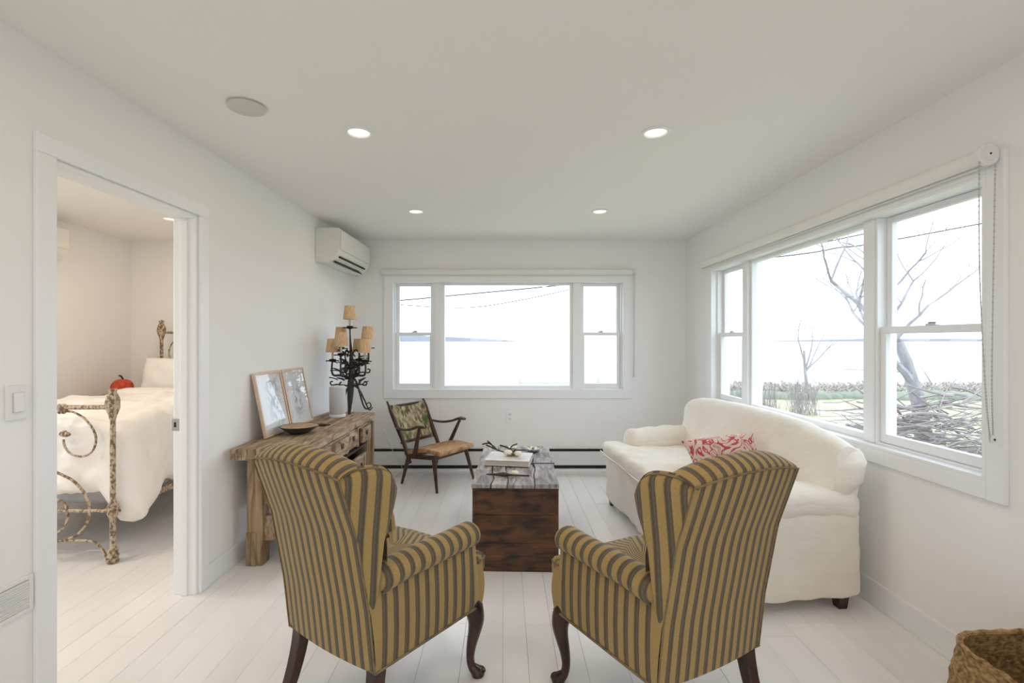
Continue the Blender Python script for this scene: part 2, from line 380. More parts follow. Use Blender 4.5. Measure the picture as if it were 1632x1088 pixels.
# floor: a base with every board as its own piece
mb = MB(); mb.box(XBL-T, YN-T, -.12, XR+T, YB+T, -.022)
floor = st(mb.build('floor', M['subfloor']))
random.seed(4)
edges = [-.70, -.528, -.36, -.185, -.01, .097, .217, .337, .505, .62]
while edges[-1] < XR-.02: edges.append(min(XR, edges[-1]+random.choice((.115, .125, .14, .165))))
left = [-.70]
while left[-1] > XBL+.02: left.append(max(XBL, left[-1]-random.choice((.115, .13, .125, .16))))
edges = sorted(set(left+edges)); shared = {}
for a, b in zip(edges, edges[1:]):
    w = round(b-a, 3)
    if w < .01: continue
    js = [YN] if b > -1.8 else [.9]
    while js[-1] < YB-.9: js.append(js[-1]+random.choice((2.2, 2.6, 3.1)))
    js = [j for j in js if j < YB-.35]+[YB]
    for y0, y1 in zip(js, js[1:]):
        key = (w, round(y1-y0, 2))
        if key not in shared:
            q = MB(); q.box(.0004, .0004, -.022, w-.0004, y1-y0-.0004, 0); o = q.build('plank', M['plank'], floor, bevel=.0012, bseg=1); shared[key] = o
        else:
            o = shared[key].copy(); C.objects.link(o)
        o.location = (a, y0, random.uniform(-.0006, .0004))

# baseboards
def board(name, mb, loc=None):
    o = mb.build(name, M['trim'], bevel=.004); st(o)
    if loc: LWobj(o)
    return o
mb = MB(); mb.box(XR-.014, YN, 0, XR, YB, .125); mb.box(XR-.020, YN, 0, XR-.014, YB, .018); board('baseboard_right', mb)
mb = MB(); mb.box(0, -(D1-.075), 0, .014, 0, .115); board('baseboard_left', mb, True)
mb = MB(); mb.box(0, -8.05, 0, .014, -(D0+.075), .115); board('baseboard_left_near', mb, True)
mb = MB(); mb.box(XBL, YB-.014, 0, XL-.13, YB, .10); board('baseboard_bedroom', mb)
mb = MB(); mb.box(XBL, .9, 0, XBL+.014, YB, .10); board('baseboard_bedroom_side', mb)

# doorway (door_1): jamb, casings, strike plate
door = sempty('door_1', (XL, YB, 0), LA)
for s0, s1 in ((-(D0+.075), -D0), (-D1, -(D1-.072))):
    q = MB(); q.box(0, s0, 0, .018, s1, DZ); q.build('casing', M['trim'], door, bevel=.004)
    q = MB(); q.box(-.133, s0, 0, -.115, s1, DZ); q.build('casing', M['trim'], door, bevel=.004)
for x0, x1 in ((0, .018), (-.133, -.115)):
    q = MB(); q.box(x0, -(D0+.075), DZ, x1, -(D1-.072), DZ+.07); q.build('casing', M['trim'], door, bevel=.004)
for y in (-D0, -D1-.018):
    q = MB(); q.box(-.115, y, 0, 0, y+.018, DZ-.018); q.build('jamb', M['trim'], door, bevel=.002)
q = MB(); q.box(-.115, -D0, DZ-.018, 0, -D1, DZ); q.build('jamb', M['trim'], door, bevel=.002)
for y in (-D0+.018, -D1-.030):
    q = MB(); q.box(-.075, y, 0, -.04, y+.012, DZ-.030); q.build('door_stop', M['trim'], door, bevel=.002)
q = MB(); q.box(-.126, -D1-.0205, .87, -.088, -D1-.017, .935); sp_ = q.build('strike_plate', M['metal'], door, bevel=.002)
q = MB(); q.box(-.114, -D1-.0215, .89, -.102, -D1-.0200, .916); q.build('latch_hole', M['dark'], sp_)

# windows ---------------------------------------------------------------
def sash(parent, x0, x1, z0, z1, y0, y1, stile, rail_b, rail_t, name='sash'):
    q = MB(); q.box(x0, y0, z0, x0+stile, y1, z1); q.box(x1-stile, y0, z0, x1, y1, z1)
    q.box(x0+stile, y0, z0, x1-stile, y1, z0+rail_b); q.box(x0+stile, y0, z1-rail_t, x1-stile, y1, z1)
    s_ = q.build(name, M['vinyl'], parent, bevel=.003)
    q = MB(); ym = (y0+y1)/2; q.box(x0+stile, ym-.003, z0+rail_b, x1-stile, ym+.003, z1-rail_t); q.build('pane', M['glass'], s_)
    return s_
def window(name, loc, rz, x0, x1, z0, z1, units, cw=.075, proud=.018, meet=1.42):
    w = sempty(name, loc, rz)
    for a, b, c, d in ((x0-cw, x0, z0-cw, z1+cw), (x1, x1+cw, z0-cw, z1+cw), (x0, x1, z0-cw, z0), (x0, x1, z1, z1+cw)):
        q = MB(); q.box(a, -proud, c, b, 0, d); q.build('casing', M['trim'], w, bevel=.003)
    q = MB(); q.box(x0, -proud, z0, x0+.016, .15, z1); q.box(x1-.016, -proud, z0, x1, .15, z1)
    q.box(x0+.016, -proud, z0, x1-.016, .15, z0+.016); q.box(x0+.016, -proud, z1-.016, x1-.016, .15, z1)
    q.build('window_frame', M['trim'], w, bevel=.002)
    x0 += .016; x1 -= .016; z0 += .016; z1 -= .016
    for i, (a, b, kind) in enumerate(units):
        a = max(a, x0); b = min(b, x1)
        if i:
            q = MB(); q.box(units[i-1][1], .028, z0, a, .15, z1); q.build('mullion', M['vinyl'], w, bevel=.004)
        if kind == 'p':
            sash(w, a, b, z0, z1, .05, .10, .028, .035, .022)
        else:
            q = MB()   # side tracks
            q.box(a, .035, z0, a+.016, .12, z1); q.box(b-.016, .035, z0, b, .12, z1); q.box(a+.016, .035, z0, b-.016, .12, z0+.010)
            q.build('track', M['vinyl'], w, bevel=.002)
            sash(w, a+.017, b-.017, meet-.035, z1-.002, .083, .112, .032, .035, .03)
            s_ = sash(w, a+.017, b-.017, z0+.012, meet, .048, .078, .036, .045, .036)
            q = MB(); xm = (a+b)/2; q.box(xm-.026, .050, meet, xm+.026, .074, meet+.009); q.cbox((xm+.008, .056, meet+.012), (.034, .012, .008), (0, 0, .2))
            q.build('sash_lock', M['metal'], s_, bevel=.002)
    return w
window('window_1', (0, YB, 0), 0, -1.187, 1.25, .825, 1.975, [(-1.187, -.745, 'd'), (-.668, .712, 'p'), (.788, 1.25, 'd')], cw=.078, meet=1.44)
window('window_2', (XR, 0, 0), -PI/2, -4.40, -1.88, .80, 2.0, [(-4.40, -3.90, 'd'), (-3.82, -2.585, 'p'), (-2.51, -1.88, 'd')], cw=.072, meet=1.42)
window('added_side_window', (XR, 0, 0), -PI/2, 1.8, 2.6, .80, 2.0, [(1.8, 2.6, 'p')])  # unseen window behind the viewpoint, added to let in more daylight
window('added_rear_window', (0, YN, 0), PI, -1.0, 1.0, .80, 2.0, [(-1.0, -.04, 'p'), (.04, 1.0, 'p')])  # unseen too, put in so daylight reaches the chair backs
window('added_bedroom_window', (XBL, 0, 0), PI/2, 1.5, 3.1, .8, 2.0, [(1.5, 3.1, 'p')])  # out of view, added to bring daylight into the bedroom

# ------------------------------------------------------------------ outdoors
def stuff(o): o['kind'] = 'stuff'; return o
q = MB(); q.box(-600, 24, -6, 6000, 6500, -4); q.box(-6000, 24, -6, -600, 6500, -4); st(q.build('sea', M['sea']))
random.seed(7)
rows = []
nx_, ny_ = 60, 40
for j in range(ny_+1):
    r_ = []
    for i in range(nx_+1):
        x = -40+140*i/nx_; y = -25+j/ny_*(50+2*noise.noise(Vector((x*.1, 0, 0))))
        z = -1.05+.12*noise.noise(Vector((x*.12, y*.12, 0)))
        if XBL-2 < x < XR+2 and y < YB+2: z = -1.0
        r_.append((x, y, z))
    rows.append(r_)
q = MB(); q.grid(rows)
q.grid([[p for p in rows[-1]], [(p[0], p[1]+1.5, -4.4) for p in rows[-1]]])
st(q.build('ground', M['lawn'], smooth=60))
# far headland
def hill(name, x0, x1, y, h, mat_, label, seed):
    q = MB(); rows = []
    for k in range(61):
        u = k/60; x = x0+(x1-x0)*u
        hh = h*(min(1, (1-u)*3.2)**.8)*(.8+.2*noise.noise(Vector((u*7, seed, 0))))*(min(1, u*8)**.5)+.2
        rows.append([(x, y-180, -4.5), (x, y-120, -4+hh*.6), (x, y, -4+hh), (x, y+200, -4.5)])
    q.grid(rows); q.f = [f[::-1] for f in q.f]
    o = q.build(name, mat_, smooth=70); st(o); return o
hill('headland_hill', -2600, 120, 3200, 62, M['land'], '', 1)
hill('headland_hill', 5200, 2200, 4200, 30, M['land'], '', 5)
# dune strip and low hedge at the lawn's edge
def clump(name, x0, x1, y0, y1, z0, z1, mat_, label, cat, seed, n=90, tw=.012, ln=.5):
    rnd = random.Random(seed); q = MB()
    for k in range(n):
        x = rnd.uniform(x0, x1); y = rnd.uniform(y0, y1); L = rnd.uniform(.4, 1)*(z1-z0)
        a = rnd.uniform(0, 2*PI); s_ = rnd.uniform(.1, .7)*ln
        p = [(x, y, z0)]
        for j in range(1, 4): p.append((x+s_*math.cos(a)*j/3+rnd.uniform(-.06, .06), y+s_*math.sin(a)*j/3, z0+L*j/3))
        q.tube(p, [tw, tw*.8, tw*.6, tw*.3], seg=4)
        for j in (1, 2):
            b = p[j]; c = rnd.uniform(0, 2*PI)
            q.tube([b, (b[0]+.25*ln*math.cos(c), b[1]+.25*ln*math.sin(c), b[2]+.3*L)], [tw*.6, tw*.3], seg=4)
    o = q.build(name, mat_); tag(o, label, cat); return stuff(o)
clump('dune_grass', 7, 44, 22.4, 24.6, -1.1, -.62, M['dune'], 'low brown dune grass along the far edge of the lawn', 'grass', 1, n=1500, tw=.05, ln=.6)
q = MB()
for k in range(30):
    q.ball((9+k*.62, 19.6+.2*math.sin(k), -1.0), (.55, .35, .30+.05*math.sin(k*2.3)), 10, 6)
o = q.build('low_hedge', M['hedge'], smooth=60); tag(o, 'low green hedge crossing the lawn before the dune grass', 'hedge'); stuff(o)
clump('bare_shrub', 4.65, 5.6, 9.5, 10.4, -1.05, .55, M['brush'], 'dark bare shrub outside the far narrow sash of the side window', 'shrub', 3, n=200, tw=.009, ln=.4)
clump('bare_bush', 9.4, 10.2, 15.4, 16.2, -1.05, .35, M['brush'], 'small twiggy bush on lawn seen through the large side pane', 'bush', 5, n=70, tw=.010, ln=.5)
# tree
def tree(name, base, h, seed, label, lean=0, r0=.16, depth=5, spread=.55):
    rnd = random.Random(seed); q = MB(); tr = MB()
    def br(p, d, L, r, k, mb_):
        pts = [p]; rr = [r]; n = 5
        for i in range(n):
            d = (d+Vector((rnd.uniform(-.22, .22), rnd.uniform(-.22, .22), rnd.uniform(-.05, .14)))).normalized()
            p = p+d*L/n; pts.append(p); rr.append(r*(1-.45*(i+1)/n))
        mb_.tube(pts, rr, seg=7 if k > 2 else 4)
        if k == 0: return
        for i in range(rnd.choice((3, 3, 4))):
            j = rnd.choice((3, 4, 5, 5))
            aa = rnd.uniform(0, 2*PI); nd = (d*.8+Vector((math.cos(aa), math.sin(aa), rnd.uniform(-.1, .5)))*spread*1.5).normalized()
            br(pts[j], nd, L*rnd.uniform(.6, .85), rr[j]*.68, k-1, q)
    t = thing(name, label, 'tree', base)
    br(Vector((0, 0, -.1)), Vector((lean, 0, 1)).normalized(), h, r0, depth, tr)
    tr.build('trunk', M['bark'], t, smooth=60)
    o = q.build('branches', M['bark'], t); stuff(o)
    return t
tree('bare_tree', (9.95, 11.4, -1.05), 2.6, 12, 'bare grey tree standing behind the brush pile outside the near sash', lean=-.10, r0=.19, depth=5)
tree('bare_tree', (12.2, 19.5, -1.05), 2.2, 31, 'smaller bare tree standing further off across the lawn', r0=.07, depth=4)
# brush pile
rnd = random.Random(9); q = MB()
for k in range(330):
    x = rnd.triangular(6.2, 11.0, 9.2); y = 10.2+rnd.uniform(-1.3, 1.3); z = -1.0+abs(rnd.gauss(0, .5))*(1.15 if x > 7.6 else .5)
    z = min(z, .62)
    a = rnd.uniform(-.5, .5)+(PI if rnd.random() < .5 else 0); L = rnd.uniform(.7, 2.2); r = rnd.choice((.009, .014, .02, .010, .035))
    p = Vector((x, y, z)); d = Vector((math.cos(a), rnd.uniform(-.5, .5), rnd.uniform(-.25, .35))).normalized(); pts = [p]
    for j in range(4):
        d = (d+Vector((rnd.uniform(-.3, .3), rnd.uniform(-.2, .2), rnd.uniform(-.22, .2)))).normalized(); p = p+d*L/4
        p.z = max(p.z, -1.02); pts.append(p.copy())
    q.tube(pts, [r, r*.85, r*.7, r*.5, r*.25], seg=5)
o = q.build('brush_pile', M['brush']); tag(o, 'tangled heap of cut grey branches on the lawn outside', 'brush pile'); stuff(o)
# cables
def cable(pts, label, r=.014):
    q = MB(); q.tube(smooth_path(pts, 10), r*1.6, seg=6)
    o = q.build('utility_cable', M['cable'], smooth=80); tag(o, label, 'cable', 'cables outside')
def PX(px, py, Y): return ((px-VX)/FP*Y, Y, CZ-(py-VY)/FP*Y)
cable([PX(400, 497, 16), PX(632, 479, 16), PX(708, 472, 16), PX(905, 453, 16), PX(1100, 428, 16), PX(1400, 368, 16)], 'upper taut overhead cable crossing the sky outside the end window')
cable([PX(400, 470, 15.5), PX(632, 485, 15.5), PX(700, 489.5, 15.5), PX(760, 489, 15.5), PX(830, 478, 15.5), PX(905, 462, 15.5), PX(1100, 415, 15.5), PX(1400, 340, 15.5)], 'lower sagging overhead cable outside the end window', .009)
cable([PX(1205, 413, 13), PX(1290, 403, 13), PX(1340, 394, 13), PX(1372, 391, 13), PX(1480, 372, 13), PX(1700, 330, 13)], 'overhead cable outside the large side pane', .012)
t = thing('beach_fence', 'short grey timber fence at the shore outside the end window', 'fence', (0, 0, 0))
for px, top in ((828, 603), (953, 600), (1000, 600)):
    x, y, z = PX(px, top, 22); q = MB(); q.box(x-.05, y-.05, -1.1, x+.05, y+.05, z); q.build('post', M['post'], t)
for py in (610,):
    a = PX(828, py, 22); b = PX(1010, py, 22); q = MB(); q.box(a[0], a[1]-.02, a[2]-.05, b[0], b[1]+.02, a[2]+.03); q.build('rail', M['post'], t)

# ------------------------------------------------------------------ fixtures
def downlight(x, y, r, label, power, col, grp):
    t = thing('recessed_light', label, 'light', (x, y, H), 0, grp)
    q = MB(); q.lathe([(r, 0), (r+.001, -.004), (r-.006, -.009), (r*.80, -.009), (r*.74, -.002)], seg=32); q.build('trim_ring', M['trim'], t, smooth=50)
    q = MB(); q.lathe([(r*.75, -.0015), (r*.74, -.0035), (.01, -.0045)], seg=32); q.build('lens', M['lens'], t, smooth=50)
    l = bpy.data.lights.new('lamp', 'AREA'); l.shape = 'DISK'; l.size = r*1.0; l.energy = power; l.color = col
    o = bpy.data.objects.new('lamp', l); C.objects.link(o); o.parent = t; o.location = (0, 0, -.008)
WARM = (1, .79, .58)
G1 = 'round recessed ceiling lights'
downlight(-.736, 2.426, .070, 'recessed light nearest the round blank ceiling cover', DOWNLIGHT_W, WARM, G1)
downlight(.758, 2.426, .070, 'larger lit recessed light on the side nearer the side windows', DOWNLIGHT_W, WARM, G1)
downlight(-.722, 3.903, .067, 'small far recessed light on the side nearer the wall air conditioner', DOWNLIGHT_W, WARM, G1)
downlight(.767, 3.903, .067, 'small far recessed light on the side nearer the white sofa', DOWNLIGHT_W, WARM, G1)
for x, y in ((-.73, .9), (.76, .9), (-.73, -.7), (.76, -.7), (-.73, -2.2), (.76, -2.2)):
    downlight(x, y, .07, 'recessed ceiling light %s the viewpoint on the %s side' % ({.9: 'above', -.7: 'just behind', -2.2: 'far behind'}[y], 'bedroom' if x < 0 else 'side window'), DOWNLIGHT_W*1.7, WARM, G1)
downlight(-2.88, 4.14, .055, 'small recessed light in the bedroom ceiling', BEDROOM_W*.5, (1, .78, .56), 'bedroom ceiling lights')
for x, y in ((-2.88, 2.6), (-3.3, 1.6)):
    downlight(x, y, .06, 'recessed bedroom ceiling light over the foot of the bed' if y > 2 else 'recessed bedroom ceiling light near the bedroom entrance wall', BEDROOM_W, (1, .78, .56), 'bedroom ceiling lights')
q = MB(); q.lathe([(.070, 0), (.072, -.006), (.080, -.008), (.080, -.013), (.074, -.017), (.01, -.020)], (-1.156, 2.155, H), 36)
tag(q.build('ceiling_cover', M['cover'], smooth=50), 'round blank white cover plate on the ceiling above the doorway', 'cover')

# wall air conditioners
def ac(loc, rz, L, label, dark=True):
    t = thing('air_conditioner', label, 'air conditioner', loc, rz)
    # local: x away from the wall, y along it, z up; profile
    prof = [(0, 0), (.10, -.005), (.155, .02), (.190, .065), (.205, .10), (.212, .27), (.20, .287), (.17, .29), (0, .29)]
    def ex(pr, y0, y1, nm, m, b=.004):
        n = len(pr); q = MB(); p = [(x, y, z) for y in (y0, y1) for x, z in pr]
        q.add(p, [tuple(range(n)), tuple(range(n, 2*n))[::-1]]+[(k, n+k, n+(k+1) % n, (k+1) % n) for k in range(n)])
        return q.build(nm, m, t, bevel=b)
    ex(prof, 0, L, 'housing', M['acwhite'])
    ex([(.206, .104), (.2165, .106), (.2185, .268), (.2135, .272)], .012, L-.012, 'front_panel', M['acwhite'], .003)
    q = MB(); q.bar((.186, .06, .048), (.186, L-.1, .048), .016, .012); q.build('outlet_slot', M['dark'], t)
    q = MB(); q.bar((.140, .05, .010), (.140, L-.12, .010), .055, .010, up=(0.5, 0, .85)); q.build('outlet_slot', M['dark'], t)
    q = MB(); q.bar((.168, .05, .022), (.168, L-.11, .022), .022, .006, up=(.6, 0, .8)); q.build('vane', M['acwhite'], t)
    for dz in (-.006, .004):
        q = MB(); q.bar((.13, .06, .006+dz), (.13, L-.13, .006+dz), .004, .003); q.build('louvre', M['plastic2'], t)
    q = MB(); q.tube([(.10, L-.06, -.004), (.10, L-.03, -.012), (.07, L-.02, -.010)], .004, 6); q.build('bracket_clip', M['plastic2'], t)
    return t
a0 = Vector((XL, YB, 0)); Rl = Matrix.Rotation(LA, 4, 'Z')
def LWP(x, Y, z): v = a0+Rl @ Vector((x, -(YB-Y), 0)); return (v.x, v.y, z)
ac(LWP(.002, 4.10, 2.022), LA, .85, 'white wall air conditioner high in the corner above the workbench')
ac((XBL+.002, 3.28, 2.02), 0, .82, 'white wall air conditioner high on the bedroom wall seen through doorway')

# baseboard heater on the back wall
t = thing('baseboard_heater', 'long white hydronic heater running along the foot of the end wall', 'heater', (0, YB, 0))
q = MB(); q.box(-1.56, -.012, .03, XR-.03, -.001, .245); q.build('back_plate', M['heater'], t)
q = MB(); q.box(-1.56, -.062, .232, XR-.03, -.012, .245); q.build('top_cap', M['heater'], t, bevel=.003)
q = MB(); q.box(-1.56, -.066, .062, XR-.03, -.058, .195); q.box(-1.56, -.066, .195, XR-.03, -.052, .203); q.build('front_cover', M['heater'], t, bevel=.003)
q = MB(); q.box(-1.55, -.050, .04, XR-.04, -.013, .215); q.build('fin_element', M['dark'], t)
q = MB(); q.box(-1.54, -.052, .026, XR-.05, -.016, .045); q.build('toe_gap', M['dark'], t)
q = MB(); q.box(-1.54, -.058, 0, XR-.05, -.014, .024); q.build('toe_strip', M['trim'], t)
q = MB(); q.box(-1.565, -.068, .0, -1.55, -.001, .25); q.build('end_cap', M['heater'], t, bevel=.003)

# outlet, switch, register
t = thing('wall_outlet', 'white wall outlet above the heater behind the trunk', 'outlet', (.05, YB, .555))
q = MB(); q.box(-.036, -.006, -.058, .036, 0, .058); q.build('cover_plate', M['trim'], t, bevel=.003)
for dz in (-.024, .024):
    q = MB(); q.box(-.017, -.009, dz-.014, .017, -.006, dz+.014); f = q.build('socket', M['plastic'], t, bevel=.004)
    q = MB(); q.box(-.009, -.0098, dz-.004, -.006, -.009, dz+.006); q.box(.006, -.0098, dz-.004, .009, -.009, dz+.006); q.build('slot', M['dark'], f)
t = thing('light_switch', 'white rocker light switch beside the bedroom doorway', 'switch', LWP(0, 1.631, 1.14), LA)
q = MB(); q.box(0, -.036, -.059, .009, .036, .059); q.build('cover_plate', M['plastic'], t, bevel=.003)
q = MB(); q.box(.009, -.017, -.034, .011, .017, .034); q.build('rocker_frame', M['plastic2'], t)
q = MB(); q.add([(.010, -.0155, -.032), (.010, .0155, -.032), (.010, .0155, .032), (.010, -.0155, .032), (.0175, -.0155, -.032), (.0175, .0155, -.032), (.0125, .0155, .032), (.0125, -.0155, .032)],
    [(0, 3, 2, 1), (4, 5, 6, 7), (0, 1, 5, 4), (1, 2, 6, 5), (2, 3, 7, 6), (3, 0, 4, 7)]); q.build('rocker', M['plastic'], t, bevel=.001)
t = thing('wall_register', 'white slotted air register low on the wall beside the doorway', 'vent', LWP(0, 1.52, .475), LA)
q = MB(); h0, w0 = .062, .165
q.box(0, -w0, -h0, .010, -w0+.016, h0); q.box(0, w0-.016, -h0, .010, w0, h0); q.box(0, -w0+.016, -h0, .010, w0-.016, -h0+.014); q.box(0, -w0+.016, h0-.014, .010, w0-.016, h0)
q.build('grille_frame', M['plastic'], t, bevel=.002)
q = MB(); q.box(.0, -w0+.015, -h0+.013, .002, w0-.015, h0-.013); q.build('backing', M['dark'], t)
first = None
for k in range(11):
    z = -h0+.020+k*.0082
    if not first:
        q = MB(); q.bar((.006, -w0+.016, 0), (.006, w0-.016, 0), .0095, .0045, up=(.55, 0, .83)); first = q.build('slat', M['plastic'], t); o = first
    else: o = first.copy(); C.objects.link(o)
    o.location = (0, 0, z)

# roller blinds
def blind(loc, rz, L, chain_x, chain_z0, chain_z1, label, wheel_r, tens=True, flip=1):
    t = thing('roller_blind', label, 'blind', loc, rz)
    Mx = Matrix.Rotation(PI/2, 4, 'Y')
    q = MB(); q.lathe([(.029, 0), (.030, .003), (.030, L-.003), (.029, L)], (0, -.042, 0), 20, Mx); q.build('fabric_roll', M['blind'], t, smooth=50)
    q = MB(); q.box(.01, -.018, -.036, L-.01, -.008, -.026); q.build('hem_bar', M['blind'], t, bevel=.003)
    for x in (-.004, L+.001):
        q = MB(); q.box(x, -.050, -.028, x+.003, .0, .028); q.build('bracket', M['plastic2'], t, bevel=.001)
    q = MB(); e = L+.004
    q.lathe([(wheel_r*.96, 0), (wheel_r, .003), (wheel_r, .016), (wheel_r*.9, .019), (wheel_r*.62, .019), (wheel_r*.58, .022), (wheel_r*.30, .022), (wheel_r*.1, .024)], (e, -.042, 0), 28, Mx)
    wh = q.build('chain_wheel', M['plastic'], t, smooth=35)
    q = MB(); q.lathe([(.004, 0), (.003, .003)], (e+.0235, -.042, 0), 10, Mx); q.build('axle', M['dark'], wh)
    q = MB(); q.box(e+.004, -.042, -.022, e+.010, -.001, .026); bp = q.build('bracket_plate', M['plastic'], t, bevel=.004)
    for z in (-.011, .012):
        q = MB(); q.lathe([(.0035, 0), (.003, .0025)], (e+.010, -.010, z), 10, Mx); q.build('screw', M['dark'], bp)
    xs = e+.012
    q = MB()
    zb = chain_z1
    pa = [(xs, -.042-wheel_r*.75, -.02), (xs, -.042-wheel_r*.74, zb*.4), (xs, -.040-wheel_r*.3, zb*.8), (xs, -.034, zb), (xs, -.028, zb-.008), (xs, -.022, zb), (xs, -.026, zb*.8), (xs, -.020, zb*.4), (xs, -.042+wheel_r*.70, -.02)]
    q.tube(smooth_path(pa, 10), .0022, 6); ch = q.build('chain', M['plastic2'], t, smooth=80)
    q = MB()
    pp = smooth_path(pa, 60)
    for i in range(0, len(pp)-1, 3): q.ball(pp[i], .0031, 6, 4)
    o = q.build('chain_beads', M['metal'], t, smooth=80); stuff(o)
    q = MB(); q.box(xs-.010, -.034, zb-.022, xs+.010, -.018, zb+.006); q.build('chain_tensioner', M['plastic'], t, bevel=.004)
    q = MB(); q.lathe([(.004, 0), (.004, .002)], (xs+.010, -.026, zb-.010), 10, Mx); q.build('screw', M['dark'], t)
blind((-1.28, YB-.0185, 2.062), 0, 2.60, 0, 0, -1.07, 'white roller blind rolled up over the end window', .028)
blind((XR-.0185, 4.53, 2.055), -PI/2, 2.685, 0, 0, -1.07, 'white roller blind rolled up over the side windows with bead chain', .042)

# ------------------------------------------------------------------ wing chairs
A_TAB = [(.28, 0), (.48, .023), (.735, .071), (.936, .139), (1.0, .155)]
def aback(z): return lerp_tab(A_TAB, z)
YF = [(.46, -.02), (.55, .005), (.60, .012), (.715, .022), (.76, .032), (.82, .046), (.87, .052), (.92, .052), (1.0, .046)]
HB = .2375
def yfront(z): return lerp_tab(YF, z)
def wing_chair(name, label, loc, rz):
    t = thing(name, label, 'armchair', loc, rz, 'pair of striped wing chairs')
    S = M['stripe']
    # backrest: profile up the outside, over the rolled crest, down the inside
    rows = []; uvs = []; welt = []
    n = 28
    for i in range(n+1):
        u = -1+2*i/n; x = HB*u; bow = .016*(1-u*u)
        zt = .936+.026*(1-abs(u)**2.2)
        row = []; uv = []; L = 0; th = .105
        for j in range(17):
            z = .285+(zt-.285)*j/16; row.append((x, -aback(z)-bow, z)); uv.append((x, z))
        welt.append(Vector((x, -aback(zt)-bow-.002, zt)))
        y0 = -aback(zt)-bow
        for j in range(1, 9):
            a = PI*j/8; e = .040*(1-.45*abs(u)**4)
            row.append((x, y0+th/2*(1-math.cos(a)), zt+e*math.sin(a)*(1-.25*math.cos(a)))); uv.append((x, zt+.02*j))
        for j in range(1, 11):
            z = zt-(zt-.42)*j/10; puff = .030*math.sin(PI*j/10)*(1-u**4)
            tuft = .008*math.cos(u*9)*math.cos(z*40)
            row.append((x, y0+th+(aback(zt)-aback(z))+puff+tuft, z)); uv.append((x, 2-z))
        rows.append(row); uvs.append(uv)
    q = MB(); q.grid(rows, uvs, flip=True)
    q.build('backrest', S, t, smooth=60)
    q = MB(); q.tube(welt, .0034, 6)
    for sg in (-1, 1):
        q.tube([(sg*HB, -aback(z)-.002, z) for z in [.285+.0325*k for k in range(21)]], .0028, 6)
    q.build('piping', M['piping'], t, smooth=60)
    # wings
    for sg in (-1, 1):
        NP, NT = 14, 22; sh = [[], []]; uvs = []
        rim = []
        for ti in range(NT+1):
            tt = (ti/NT)**.85; ro = []; ri = []; uv = []
            for pi_ in range(NP+1):
                p = math.sin(PI/2*pi_/NP) if pi_ else 0
                ztop = .940+.024*math.sin(min(p/.45, 1)*PI/2)-.085*p**7
                z = .50+(ztop-.50)*tt
                yb = -aback(z); yf = yfront(z); y = yb+p*(yf-yb)
                x = HB+.33*(y-yb)
                g = 1.0
                if tt > .90: g *= math.sqrt(max(0, 1-((tt-.90)/.10)**2))
                if p > .82: g *= math.sqrt(max(0, 1-((p-.82)/.18)**2))
                h = .026
                ro.append((sg*(x-h+h*g), y, z)); ri.append((sg*(x-h-h*g*1.2), y+.004, z)); uv.append(((y+.006)*.83, z))
            sh[0].append(ro); sh[1].append(ri); uvs.append(uv)
        q = MB(); q.grid(sh[0], uvs, flip=(sg < 0)); q.grid(sh[1], uvs, flip=(sg > 0))
        q.build('wing', S, t, smooth=70)
        rim = [Vector(p) for p in sh[0][-1]]+[Vector(sh[0][k][-1]) for k in range(NT-1, 3, -1)]
        q = MB(); q.tube([(p.x+sg*.010, p.y-.004, p.z-.007) for p in rim], .0036, 6)
        q.build('piping', M['piping'], t, smooth=60)
    # side panels and rolled arms
    for sg in (-1, 1):
        def xo(y): return HB+(.271-HB)*max(0, y)/.5
        rows = []; uvs = []
        ys = [-.0, .02, .05]+[.05+.42*k/14 for k in range(1, 15)]+[.475, .485, .49]
        for y in ys:
            e = 0 if y <= .47 else .012*((y-.47)/.02)**2
            w = .078
            pr = [(0-e, .288), (.004-e, .33), (.006-e, .40), (.004-e, .48), (-.002-e, .56), (-w/2, .60), (-w+e, .55), (-w+e, .30)]
            row = []; uv = []
            for dx, z in pr:
                yy = y-(aback(z) if y == 0 else 0); 
                if y > .45: yy += .030*max(0, (.46-z)/.17)*(y-.45)/.04 if z < .46 else 0
                row.append((sg*(xo(y)+dx), yy, z)); uv.append(((y+.004)*.83, z))
            rows.append(row); uvs.append(uv)
        q = MB(); q.grid(rows, uvs, flip=(sg > 0))
        q.add(rows[-1], [tuple(range(8)) if sg > 0 else tuple(range(8))[::-1]], uvs[-1])
        q.build('side_panel', S, t, smooth=60)
        # roll
        rows = []; uvs = []; K = 20
        ys = [-.028+.488*k/26 for k in range(27)]
        caps = [(.466, .97), (.473, .88), (.479, .72), (.483, .5), (.485, .25), (.486, .02)]
        for y, sc in [(y, 1) for y in ys]+caps:
            row = []; uv = []
            cz = .585-.014*max(0, 1-(y+.045)/.16); cx = xo(y)-.018; ra, rb = .052, .046
            st_ = min(1, max(0, (y-.0)/.035)); st_ = st_*st_*(3-2*st_); ra = .022+.030*st_; rb = .030+.016*st_; cx -= .010*(1-st_)
            bulge = 1+.025*math.sin(y*32)
            for k in range(K):
                a = 2*PI*k/K
                row.append((sg*(cx+ra*bulge*sc*math.cos(a)), y, cz+rb*bulge*sc*math.sin(a))); uv.append(((y+.004)*.83, k*.01))
            rows.append(row); uvs.append(uv)
        q = MB(); q.grid(rows, uvs, closed=True, flip=(sg < 0))
        q.build('arm_roll', S, t, smooth=70)
        q = MB(); q.tube([(sg*(xo(y)+.007), y, .546-.012*max(0, 1-y/.12)) for y in [.02+.45*k/12 for k in range(13)]], .003, 6)
        q.build('piping', M['piping'], t, smooth=60)
    # seat base with swelling front rail
    q = MB(); rows = []; uvs = []
    outl = []
